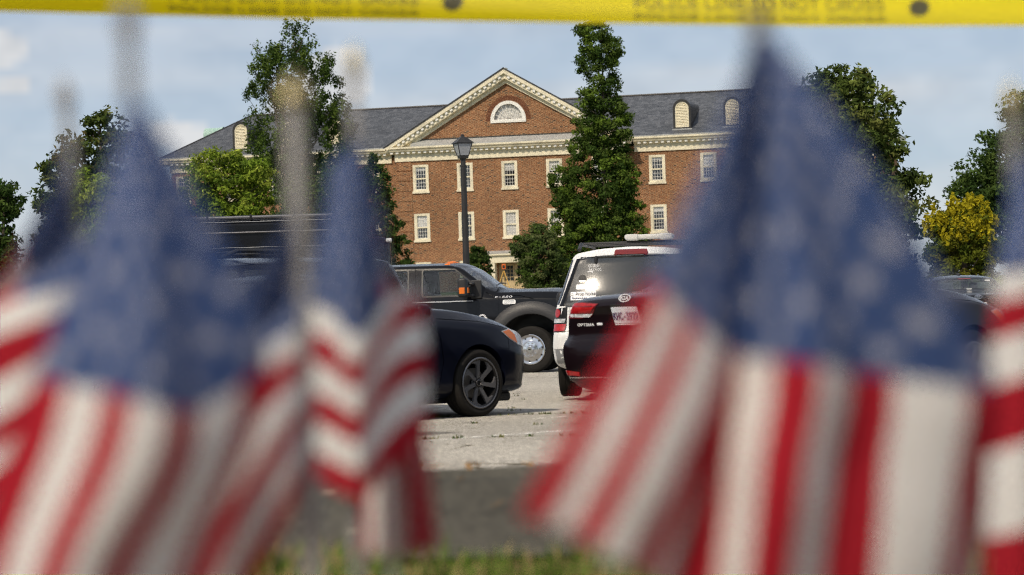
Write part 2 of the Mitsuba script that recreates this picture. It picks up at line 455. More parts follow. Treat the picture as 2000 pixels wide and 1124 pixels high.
# dead leaves lying on the path and its edge
V, Fl, C = [], [], []
for _ in range(260):
    on = r_.random() < 0.25
    x, y = r_.uniform(-2.5, 2.5), (r_.uniform(5.0, 8.0) if on else r_.normal(8.02, 0.07))
    if not on:
        y = min(max(y, 7.85), 8.2)
    z = 0.517 if y < 8.05 else 0.52 - (y - 8.05) * 0.62
    a, l = r_.uniform(0, 6.28), r_.uniform(0.012, 0.032)
    d, s = np.array([math.cos(a), math.sin(a), r_.uniform(-0.2, 0.5)]), np.array([-math.sin(a), math.cos(a), 0.2])
    o, k = np.array([x, y, z]), len(V)
    V += [o - d * l, o + s * l * 0.5, o + d * l, o - s * l * 0.5]
    Fl += [[k, k + 1, k + 2], [k, k + 2, k + 3]]
    C += [np.array([0.36, 0.21, 0.09]) * r_.uniform(0.4, 1.4)] * 4
put('leaf_litter', trimesh.Trimesh(V, Fl, process=False), 'foliage', color=np.array(C), stuff=True)

# ------------------------------------------------------------------ the brick building
BO = at(994, 342, 175.0)
BO[2] = 0
BT = T().translate(BO.tolist()).rotate([0, 0, 1], -14.0)          # local x along the facade to the right, y into the building, z up
BM = np.array(BT.matrix, float).reshape(4, 4)


def bput(name, mesh, bsdf, parent, **kw):
    m = mesh.copy()
    m.apply_transform(BM)
    return put(name, m, bsdf, parent, **kw)


house = thing('brick_building', 'three storey red brick building with cream pediment, white windows and grey slate roof', 'building')
W = {'block': [-6.26, -3.10, 0.05, 3.20, 6.36], 'right': [10.13, 13.67, 17.2, 20.7, 24.2], 'left': [-10.1, -13.6, -17.1, -20.6, -24.1]}
ROWS = [(9.83, 11.74), (6.46, 8.38), (3.10, 5.02)]
HW = 0.56


def holes(xs, rows):
    return [sbox(x - HW + 0.1, z0 + 0.1, x + HW - 0.1, z1 - 0.1) for x in xs for z0, z1 in rows]


def facade(outline, cuts, y):
    p = outline
    for c in cuts:
        p = p.difference(c)
    m = prism(p, 0.35)
    m.apply_translation([0, y, 0])
    return m


arc = [(0.085 + 1.25 * math.cos(t), 14.50 + (1.25 + 0.1) * math.sin(t)) for t in np.linspace(0, np.pi, 33)]
fan_hole = Polygon([(0.085 + 1.08 * math.cos(t), 14.55 + 1.16 * math.sin(t)) for t in np.linspace(0, np.pi, 33)])
door_hole = sbox(-1.0, BASE_Z, 1.1, 5.0)
block_poly = Polygon([(-7.95, BASE_Z - 0.3), (7.95, BASE_Z - 0.3), (7.95, 13.0), (7.1, 13.0), (0, 17.5), (-7.1, 13.0), (-7.95, 13.0)])
bput('wall', facade(block_poly, holes(W['block'], ROWS[:2]) + holes([-6.26, -3.1, 3.2, 6.36], ROWS[2:]) + [fan_hole, door_hole], 0), 'brick', house)
for s, nm in ((1, 'right'), (-1, 'left')):
    a, b_ = sorted((s * 7.95, s * 25.0))
    bput('wall', facade(sbox(a, BASE_Z - 0.3, b_, 12.4), holes(W[nm], ROWS), 1.0), 'brick', house)
    bput('wall', box(s * 7.95 - 0.35 * (s > 0), s * 7.95 + 0.35 * (s < 0), 0.352, 1.0, BASE_Z - 0.3, 13.0), 'brick', house)
    bput('wall', box(*sorted((s * 25.0, s * 24.65)), 1.352, 15, BASE_Z - 0.3, 12.4), 'brick', house)
bput('wall', box(-24.6, 24.6, 14.6, 15, BASE_Z - 0.3, 12.4), 'brick', house)
bput('floor_slab', cat([box(-24.6, 24.6, 1.8, 14.5, z, z + 0.2) for z in (BASE_Z, 5.8, 9.2, 12.2)] + [box(-24.6, 24.6, 5.0, 5.1, BASE_Z, 12.3)]), 'room', house)
# corner strips of the projecting block, one brick panel over the other
for s in (-1, 1):
    for k in range(13):
        z = BASE_Z + 0.25 + k * 0.70
        if z + 0.58 < 12.0:
            bput('quoin', box(s * 7.45 - 0.53, s * 7.45 + 0.53, -0.06, -0.002, z, z + 0.58), 'brick', house)

# windows: cream casing, white sash bars, glass and half-drawn blinds
cas = sbox(-HW, 0, HW, 1.91).difference(sbox(-HW + 0.2, 0.2, HW - 0.2, 1.75))
casing = prism(cas, 0.16)
casing = cat([casing, box(-HW - 0.05, HW + 0.05, -0.06, 0.10, -0.06, 0.08), box(-HW + 0.2, HW - 0.2, 0.03, 0.1, 0.90, 0.99)])
x0, x1 = -HW + 0.2, HW - 0.2
bars = [box(x0 + (x1 - x0) * k / 4 - 0.011, x0 + (x1 - x0) * k / 4 + 0.011, 0.05, 0.08, 0.2, 1.75) for k in (1, 2, 3)]
for lo, hi in ((0.2, 0.90), (0.99, 1.75)):
    bars += [box(x0, x1, 0.052, 0.078, lo + (hi - lo) * k / 3 - 0.011, lo + (hi - lo) * k / 3 + 0.011) for k in (1, 2)]
bars += [box(x0, x0 + 0.035, 0.045, 0.085, 0.2, 1.75), box(x1 - 0.035, x1, 0.045, 0.085, 0.2, 1.75), box(x0, x1, 0.046, 0.084, 1.71, 1.75), box(x0, x1, 0.046, 0.084, 0.2, 0.235)]
sash = cat(bars)
glass = trimesh.Trimesh([[x0, 0.065, 0.2], [x1, 0.065, 0.2], [x1, 0.065, 1.75], [x0, 0.065, 1.75]], [[0, 1, 2], [0, 2, 3]], process=False)
BLIND = {(-6.26, 1): 0.52, (0.05, 0): 0.30, (0.05, 1): 0.95, (3.2, 0): 0.42, (-6.26, 0): 0.14, (13.67, 0): 0.6, (10.13, 1): 0.22, (10.13, 0): 0.12, (3.2, 1): 0.5}


def moved(m, x, y, z):
    m = m.copy()
    m.apply_translation([x, y, z])
    return m


def window(x, row, y):
    z = ROWS[row][0]
    w = bput('window', moved(casing, x, y - 0.05, z), 'cream', house)
    bput('sash', moved(sash, x, y, z), 'white_paint', w)
    bput('glass', moved(glass, x, y, z), 'pane_glass', w)
    h = BLIND.get((x, row), 0)
    if h:
        top, bot = 1.76, 1.76 - 1.58 * h
        ns = max(2, int((top - bot) / 0.05))
        bput('blind', cat([moved(box(x0 - 0.02, x1 + 0.02, 0.11, 0.125, top - (k + 0.85) * (top - bot) / ns, top - k * (top - bot) / ns), x, y, z) for k in range(ns)]), 'blind', w)


for row in range(3):
    for x in W['block']:
        if row < 2 or x != 0.05:
            window(x, row, 0)
    for x in W['right'] + W['left']:
        window(x, row, 1.0)

# entablature: cornice, dentils, frieze
def cornice_run(xa, xb, y):
    """A cornice along x on a wall face at depth y."""
    prof = [(0.0, 12.98), (-0.62, 12.98), (-0.62, 12.86), (-0.52, 12.80), (-0.46, 12.68), (-0.30, 12.68), (-0.30, 12.60), (-0.10, 12.50), (0.0, 12.50)]
    m = trimesh.creation.extrude_polygon(Polygon(prof), xb - xa, engine='earcut')
    v = m.vertices.copy()
    m.vertices = np.stack([v[:, 2] + xa, v[:, 0] + y, v[:, 1]], 1)
    return m


runs = [(-8.6, 8.6, 0.0), (8.6, 25.6, 1.0), (-25.6, -8.6, 1.0)]
for xa, xb, y in runs:
    bput('cornice', cornice_run(xa, xb, y - 0.06), 'cream', house)
    bput('frieze', box(xa + (0.6 if abs(xa) > 20 or y == 0 else 0), xb - (0.6 if abs(xb) > 20 or y == 0 else 0), y - 0.12, y - 0.003, 12.0, 12.50), 'cream', house)
    nd = int((xb - xa - 0.3) / 0.40)
    for k in range(nd):
        xd = xa + 0.2 + (xb - xa - 0.4) * (k + 0.5) / nd
        bput('dentil', box(xd - 0.095, xd + 0.095, y - 0.43, y - 0.362, 12.53, 12.676), 'white_paint', house)
for s in (-1, 1):
    bput('frieze', box(*sorted((s * 7.953, s * 8.07)), -0.12, 0.88, 12.0, 12.5), 'cream', house)
    bput('cornice', box(*sorted((s * 7.955, s * 8.58)), -0.05, 0.32, 12.68, 12.97), 'cream', house)
bput('gutter', cat([box(-25.55, -8.62, 0.30, 0.36, 12.982, 13.06), box(8.62, 25.55, 0.30, 0.36, 12.982, 13.06)]), 'lead', house)
# lead covered shelf over the pediment's floor
shelf = Polygon([(-0.60, 12.984), (-0.60, 13.04), (-0.01, 13.42), (-0.01, 12.984)])
m = trimesh.creation.extrude_polygon(shelf, 13.6, engine='earcut')
v = m.vertices.copy()
m.vertices = np.stack([v[:, 2] - 6.8, v[:, 0], v[:, 1]], 1)
bput('shelf_flashing', m, 'lead', house)
bput('flashing_strip', box(-6.6, 6.6, -0.03, -0.004, 13.40, 13.50), 'dark_bronze', house)

# raking cornices with their blocks
sl = math.atan2(18.0 - 13.0, 8.6)
for s in (-1, 1):
    L = math.hypot(8.6, 5.0)
    layers = [(0.0, 0.26, -0.66, 0.0, 'cream'), (-0.30, 0.0, -0.47, 0.0, 'cream'), (-0.55, -0.30, -0.16, 0.0, 'cream')]
    for z0, z1, y0, y1, mt in layers:
        prof = Polygon([(0, z0), (L + 0.02, z0), (L + 0.02 + 0.0, z1), (0, z1)])
        a0, a1 = z0 * math.tan(sl), z1 * math.tan(sl)           # mitre at the apex
        prof = Polygon([(-0.0 + max(0, -z0) * 1.5, z0), (L + a0 * 1.0, z0), (L + a1, z1), (-0.0 + max(0, -z1) * 1.5, z1)])
        m = prism(prof, y1 - y0)
        m.apply_translation([0, y0 - 0.004, -0.27])
        R = trimesh.transformations.rotation_matrix(-sl, [0, 1, 0])
        m.apply_transform(R)
        m.apply_translation([-8.6, 0, 13.0])
        if s > 0:
            m.vertices[:, 0] *= -1
            m.faces = m.faces[:, ::-1]
        bput('raking_cornice', m, mt, house)
    for k in range(22):
        t = 0.75 + (L - 1.1) * (k + 0.4) / 22
        m = box(t - 0.095, t + 0.095, -0.60, -0.478, -0.44, -0.275)
        m.apply_transform(trimesh.transformations.rotation_matrix(-sl, [0, 1, 0]))
        m.apply_translation([-8.6, 0, 13.0])
        if s > 0:
            m.vertices[:, 0] *= -1
            m.faces = m.faces[:, ::-1]
        bput('dentil', m, 'white_paint', house)

# roofs: a long hipped roof and the pediment's gable roof running back into it
E0, RZ, RY = 13.03, 16.42, 8.0


def slab(pts, th=0.10):
    P = np.array(pts, float)
    n = np.cross(P[1] - P[0], P[2] - P[0])
    n /= np.linalg.norm(n)
    n *= np.sign(n[2])
    k = len(P)
    V = np.vstack([P, P - n * th])
    top = [[0, i, i + 1] for i in range(1, k - 1)]
    bot = [[k, k + i + 1, k + i] for i in range(1, k - 1)]
    side = []
    for i in range(k):
        j = (i + 1) % k
        side += [[i, k + i, k + j], [i, k + j, j]]
    m = trimesh.Trimesh(V, top + bot + side, process=False)
    m.fix_normals()
    return m


roof = bput('roof', slab([(-25.6, 0.34, E0), (25.6, 0.34, E0), (21.4, RY, RZ), (-21.4, RY, RZ)]), 'slate', house)
bput('slope', slab([(-25.6, 15.6, E0), (25.6, 15.6, E0), (21.4, RY, RZ), (-21.4, RY, RZ)]), 'slate', roof)
for s in (-1, 1):
    bput('slope', slab([(s * 25.6, 0.34, E0), (s * 25.6, 15.6, E0), (s * 21.4, RY, RZ)]), 'slate', roof)
    bput('slope', slab([(s * 8.68, -0.70, 13.0), (0, -0.70, 18.06), (0, 9.0, 16.60)], 0.08), 'slate', roof)
    bput('edge_strip', slab([(s * 8.72, -0.74, 12.985), (0, -0.74, 18.08), (0, -0.702, 18.08), (s * 8.72, -0.702, 12.985)], 0.05), 'dark_bronze', roof)
bput('ridge_cap', cat([tube([(-21.4, RY, RZ + 0.02), (21.4, RY, RZ + 0.02)], 0.09, 6), tube([(-25.6, 0.34, E0), (-21.4, RY, RZ)], 0.07, 6), tube([(25.6, 0.34, E0), (21.4, RY, RZ)], 0.07, 6), tube([(0, -0.68, 18.04), (0, 9, 16.60)], 0.06, 6)]), 'dark_bronze', roof)
bput('cornice', box(*(-25.6, -25.02), 0.35, 15.3, 12.60, 12.97), 'cream', house)
bput('cornice', box(*(25.02, 25.6), 0.35, 15.3, 12.60, 12.97), 'cream', house)
bput('frieze', box(-25.12, -25.003, 1.0, 15, 12.0, 12.5), 'cream', house)

# dormers: arched, louvred, lead hooded
def arch(w, z0, z1, n=17):
    r = w / 2
    return [(-r, z0), (r, z0)] + [(r * math.cos(t), z1 - r + r * math.sin(t)) for t in np.linspace(0, np.pi, n)]


for x in (11.9, 15.36, 18.9, 22.3, -12.75, -16.25, -19.75):
    zf = E0 + 0.42
    fy = 0.34 + (zf - E0) / (RZ - E0) * (RY - 0.34) - 0.10
    outer, inner = Polygon(arch(1.22, 0, 2.0)), Polygon(arch(0.94, 0.10, 1.84))
    d = bput('dormer', moved(prism(outer.difference(inner), 4.2), x, fy, zf), 'dark_bronze', house)
    ring = Polygon(arch(0.94, 0.10, 1.84)).difference(Polygon(arch(0.78, 0.2, 1.76)))
    bput('frame', moved(prism(ring, 0.10), x, fy + 0.05, zf), 'cream', d)
    sl_ = []
    hole = Polygon(arch(0.78, 0.2, 1.76))
    for k in range(15):
        z = 0.22 + k * 0.105
        c = hole.intersection(sbox(-1, z, 1, z + 0.012))
        if c.is_empty:
            continue
        a, b2 = c.bounds[0], c.bounds[2]
        V = np.array([[a, 0, z], [b2, 0, z], [b2, 0.07, z + 0.10], [a, 0.07, z + 0.10], [a, 0.014, z - 0.006], [b2, 0.014, z - 0.006], [b2, 0.084, z + 0.094], [a, 0.084, z + 0.094]])
        sl_.append(trimesh.Trimesh(V, [[0, 1, 2], [0, 2, 3], [4, 6, 5], [4, 7, 6], [0, 4, 5], [0, 5, 1], [3, 2, 6], [3, 6, 7], [0, 3, 7], [0, 7, 4], [1, 5, 6], [1, 6, 2]], process=False))
    bput('louvre', moved(cat(sl_), x, fy + 0.06, zf), 'cream', d)
    bput('backing', moved(prism(hole, 0.03), x, fy + 0.25, zf), 'cream', d)
    bput('sill', moved(box(-0.68, 0.68, -0.08, 0.12, -0.08, 0.0), x, fy, zf), 'lead', d)

# the copper clad barrel behind the left hip
cb = prism(Polygon(arch(1.1, 0, 1.2)), 1.3)
bput('copper_dormer', cat([moved(cb, 0, 0, 0), moved(prism(Polygon(arch(1.2, 0, 1.25)), 0.1), 0, -0.1, 0)]).apply_transform(trimesh.transformations.rotation_matrix(math.pi / 2, [0, 0, 1])).apply_translation([-23.1, 6.6, 14.35]), 'copper', house)

# fanlight
fan = bput('fan_window', moved(prism(Polygon(arc).union(sbox(-1.165, 14.36, 1.335, 14.51)).difference(Polygon([(0.085 + 1.0 * math.cos(t), 14.55 + 1.08 * math.sin(t)) for t in np.linspace(0, np.pi, 33)])), 0.13), 0, -0.09, 0), 'white_paint', house)
fb = [box(0.085 - 1.0, 0.085 + 1.0, -0.0, 0.04, 14.55, 14.585)]
for k in range(1, 9):
    t = math.pi * k / 9
    fb.append(tube([(0.085 + 0.2 * math.cos(t), 0.03, 14.57 + 0.2 * math.sin(t)), (0.085 + 1.0 * math.cos(t), 0.03, 14.57 + 1.06 * math.sin(t))], 0.014, 4))
for rr in (0.22, 0.44, 0.72):
    fb.append(tube([(0.085 + rr * math.cos(t), 0.03, 14.57 + rr * 1.06 * math.sin(t)) for t in np.linspace(0, np.pi, 25)], 0.014, 4))
bput('glazing_bars', cat(fb), 'white_paint', fan)
fp = Polygon([(0.085 + 1.02 * math.cos(t), 14.55 + 1.10 * math.sin(t)) for t in np.linspace(0, np.pi, 33)])
bput('glass', moved(prism(fp, 0.012), 0, 0.06, 0), 'pane_glass', fan)
bput('blind', moved(prism(fp, 0.02), 0, 0.22, 0), 'blind', fan)
ringo = Polygon([(0.085 + 1.62 * math.cos(t), 14.50 + 1.72 * math.sin(t)) for t in np.linspace(0, np.pi, 33)]).difference(Polygon([(0.085 + 1.27 * math.cos(t), 14.3 + 1.56 * math.sin(t)) for t in np.linspace(0, np.pi, 33)])).difference(sbox(-3, 14, 3, 14.5))
for k in range(26):
    t0, t1 = math.pi * k / 26 + 0.008, math.pi * (k + 1) / 26 - 0.008
    wdg = Polygon([(0.085 + r2 * math.cos(t), 14.50 + r2 * 1.07 * math.sin(t)) for r2, t in ((1.29, t0), (1.60, t0), (1.60, t1), (1.29, t1))])
    bput('arch_brick', moved(prism(wdg, 0.02), 0, -0.023, 0), 'brick_edge', house)

# the entrance
ent = bput('doorcase', cat([box(-1.46, -1.04, -0.62, -0.004, BASE_Z, 4.78), box(1.13, 1.55, -0.62, -0.004, BASE_Z, 4.78), box(-1.52, 1.61, -0.66, -0.004, 4.78, 5.28), box(-1.66, 1.75, -0.82, -0.004, 5.28, 5.42)]), 'cream', house)
bput('canopy_flashing', slab([(-1.7, -0.84, 5.43), (1.79, -0.84, 5.43), (1.79, -0.01, 5.62), (-1.7, -0.01, 5.62)], 0.04), 'lead', ent)
bput('lining', cat([box(-1.0, 1.1, 0.30, 0.34, 4.72, 5.0), box(-1.0, -0.74, 0.30, 0.345, BASE_Z, 4.72), box(0.14, 0.22, 0.29, 0.345, BASE_Z, 4.72)]), 'tan_paint', ent)
for xd in (-0.74, 0.22):
    leaf = sbox(xd, BASE_Z + 0.02, xd + 0.86, 4.70)
    p = leaf
    gl = []
    for a_ in range(3):
        for b_ in range(4):
            q_ = sbox(xd + 0.10 + a_ * 0.225, 3.55 + b_ * 0.265, xd + 0.10 + a_ * 0.225 + 0.20, 3.55 + b_ * 0.265 + 0.235)
            gl.append(q_)
            p = p.difference(q_)
    dk = bput('door', moved(prism(p, 0.05), 0, 0.31, 0), 'tan_paint', house)
    for g_ in gl:
        bput('pane', moved(prism(g_, 0.01), 0, 0.33, 0), 'privacy_glass', dk)
    bput('handle', box(xd + 0.77, xd + 0.80, 0.24, 0.26, 3.5, 3.8), 'dark_bronze', dk)
bput('step', box(-1.7, 1.8, -1.4, -0.01, BASE_Z - 0.3, BASE_Z - 0.02), 'lead', ent)
structure('forecourt', sheet(np.linspace(-30, 30, 5), np.linspace(160, 172, 3), lambda x, y: x * 0 + BASE_Z + 0.012), 'lot')

# ------------------------------------------------------------------ street lamp
LP = at(907, 420, 70.0)
LP[2] = float(ground_z(0, 70.0))
lamp = thing('street_lamp', 'black street lamp with four-sided frosted lantern on a tall round post', 'street lamp')
top = at(903, 263, 70.0)[2]
z1 = top - 0.66
LT = T().translate([float(at(905, 330, 70.0)[0]), 70.0, 0]).rotate([0, 0, 1], 20)
def lput(name, m, b, parent=None, **k):
    m = m.copy()
    m.apply_transform(np.array(LT.matrix, float).reshape(4, 4))
    return put(name, m, b, parent or lamp, **k)
gz = float(LP[2])
lput('post', lathe([(0.0, gz - 0.1), (0.17, gz - 0.1), (0.17, gz + 0.5), (0.12, gz + 0.75), (0.098, gz + 1.0), (0.076, z1 - 0.22), (0.09, z1 - 0.21), (0.09, z1 - 0.18), (0.07, z1 - 0.17), (0.068, z1 - 0.03), (0.10, z1), (0, z1)], 20, 'z'), 'iron', smooth=30)
def frust(a, b, za, zb):
    V = [(-a, -a, za), (a, -a, za), (a, a, za), (-a, a, za), (-b, -b, zb), (b, -b, zb), (b, b, zb), (-b, b, zb)]
    return trimesh.convex.convex_hull(np.array(V))
lan = lput('lantern', cat([frust(0.115, 0.125, z1 + 0.0, z1 + 0.085)] + [tube([(sx * 0.122, sy * 0.122, z1 + 0.07), (sx * 0.205, sy * 0.205, z1 + 0.40)], 0.013, 5) for sx in (-1, 1) for sy in (-1, 1)] + [frust(0.215, 0.215, z1 + 0.395, z1 + 0.42)]), 'iron')
lput('hood', cat([frust(0.255, 0.235, z1 + 0.42, z1 + 0.44), frust(0.23, 0.055, z1 + 0.44, z1 + 0.60)]), 'iron', lan)
lput('finial', lathe([(0, z1 + 0.59), (0.05, z1 + 0.59), (0.05, z1 + 0.64), (0.03, z1 + 0.665), (0, z1 + 0.67)], 12, 'z'), 'iron', lan)
for a in range(4):
    c, s = math.cos(a * math.pi / 2), math.sin(a * math.pi / 2)
    P = np.array([(-0.118, -0.12, z1 + 0.085), (0.118, -0.12, z1 + 0.085), (0.20, -0.202, z1 + 0.395), (-0.20, -0.202, z1 + 0.395)])
    P = np.stack([P[:, 0] * c - P[:, 1] * s, P[:, 0] * s + P[:, 1] * c, P[:, 2]], 1)
    Q = P * [0.97, 0.97, 1]
    lput('pane', trimesh.Trimesh(np.vstack([P, Q]), [[0, 1, 2], [0, 2, 3], [4, 6, 5], [4, 7, 6], [0, 4, 5], [0, 5, 1], [1, 5, 6], [1, 6, 2], [2, 6, 7], [2, 7, 3], [3, 7, 4], [3, 4, 0]], process=False), 'milk_glass', lan)

# ------------------------------------------------------------------ surveyor's tripod before the door
tp_ = at(984, 525, 168.0)
tripod = thing('survey_tripod', 'orange surveying instrument on a yellow wooden tripod beside the entrance door', 'tripod')
h = tp_ + np.array([0, 0, -0.1])
gz = BASE_Z + 0.01
for k in range(3):
    a = math.radians(200 + 120 * k)
    put('leg', tube([h, (h[0] + 0.55 * math.cos(a), h[1] + 0.55 * math.sin(a), gz)], [0.035, 0.026], 6), 'wood_yellow', tripod)
put('head', lathe([(0, 0), (0.1, 0), (0.1, 0.05), (0, 0.05)], 12, 'z').apply_translation(h), 'dark_bronze', tripod)
ins = put('instrument', cat([rbox(-0.13, -0.07, -0.06, 0.06, 0.05, 0.36, 0.02), rbox(0.07, 0.13, -0.06, 0.06, 0.05, 0.36, 0.02), rbox(-0.13, 0.13, -0.06, 0.06, 0.32, 0.40, 0.02), rbox(-0.12, 0.12, -0.08, 0.08, 0.05, 0.11, 0.02)]).apply_translation(h), 'orange_paint', tripod)
put('telescope', rbox(-0.06, 0.06, -0.12, 0.12, 0.14, 0.28, 0.03).apply_translation(h), 'dark_bronze', ins)
put('case', rbox(-0.14, 0.14, -0.1, 0.1, 0.0, 0.55, 0.03).apply_translation([h[0] - 0.42, h[1] + 0.2, gz]), 'black_plastic', tripod)

# ------------------------------------------------------------------ vehicles
class Caster:
    """Finds where rays meet a car body, to lay lamps, panes and seams on it."""

    def __init__(self, mesh):
        self.sc = mi.load_dict({'type': 'scene', 'body': mikit.ply(mesh)})

    def hit(self, o, d):
        o, d = np.asarray(o, float), np.broadcast_to(np.asarray(d, float), np.shape(o))
        si = self.sc.ray_intersect(mi.Ray3f(mi.Point3f(np.ascontiguousarray(o.T)), mi.Vector3f(np.ascontiguousarray(d.T))))
        t = np.array(si.t)
        return np.where(np.isfinite(t) & (t < 50), t, np.nan)


def basis(d):
    """Axes across and up for a viewing direction d."""
    d = np.array(d, float) / np.linalg.norm(d)
    upv = np.array([0, 0, 1.0]) if abs(d[2]) < 0.8 else np.array([1.0, 0, 0])
    a = np.cross(d, upv)
    a /= np.linalg.norm(a)
    return d, a, np.cross(a, d)


def tri2d(poly, h):
    """Triangles of a polygon, cut along a square grid of step h so that the sheet can follow a curved body."""
    x0, y0, x1, y1 = poly.bounds
    ox, oy = x0 - 0.37 * h, y0 - 0.41 * h
    ix, iy = np.meshgrid(np.arange(int((x1 - ox) / h) + 1), np.arange(int((y1 - oy) / h) + 1))
    ix, iy = ix.ravel(), iy.ravel()
    cells = shapely.box(ox + ix * h, oy + iy * h, ox + (ix + 1) * h, oy + (iy + 1) * h)
    shapely.prepare(poly)
    full, some = shapely.contains(poly, cells), shapely.intersects(poly, cells)
    V, Fc, n = [], [], 0
    for i in np.nonzero(full)[0]:
        a, b = ox + ix[i] * h, oy + iy[i] * h
        V.append([(a, b), (a + h, b), (a + h, b + h), (a, b + h)])
        Fc.append([[n, n + 1, n + 2], [n, n + 2, n + 3]])
        n += 4
    for i in np.nonzero(some & ~full)[0]:
        g = poly.intersection(cells[i])
        for q in getattr(g, 'geoms', [g]):
            if q.geom_type != 'Polygon' or q.area < 1e-10:
                continue
            v, f = trimesh.creation.triangulate_polygon(q, engine='earcut')
            if len(f):
                V.append(v)
                Fc.append(np.asarray(f) + n)
                n += len(v)
    V, Fc = np.vstack(V), np.vstack(Fc)
    u, inv = np.unique(np.round(V, 6), axis=0, return_inverse=True)
    Fc = inv.ravel()[Fc]
    Fc = Fc[(Fc[:, 0] != Fc[:, 1]) & (Fc[:, 1] != Fc[:, 2]) & (Fc[:, 0] != Fc[:, 2])]
    c = u[Fc]
    area = (c[:, 1, 0] - c[:, 0, 0]) * (c[:, 2, 1] - c[:, 0, 1]) - (c[:, 2, 0] - c[:, 0, 0]) * (c[:, 1, 1] - c[:, 0, 1])
    Fc = np.where((area < 0)[:, None], Fc[:, ::-1], Fc)
    return u, Fc[np.abs(area) > 1e-13]


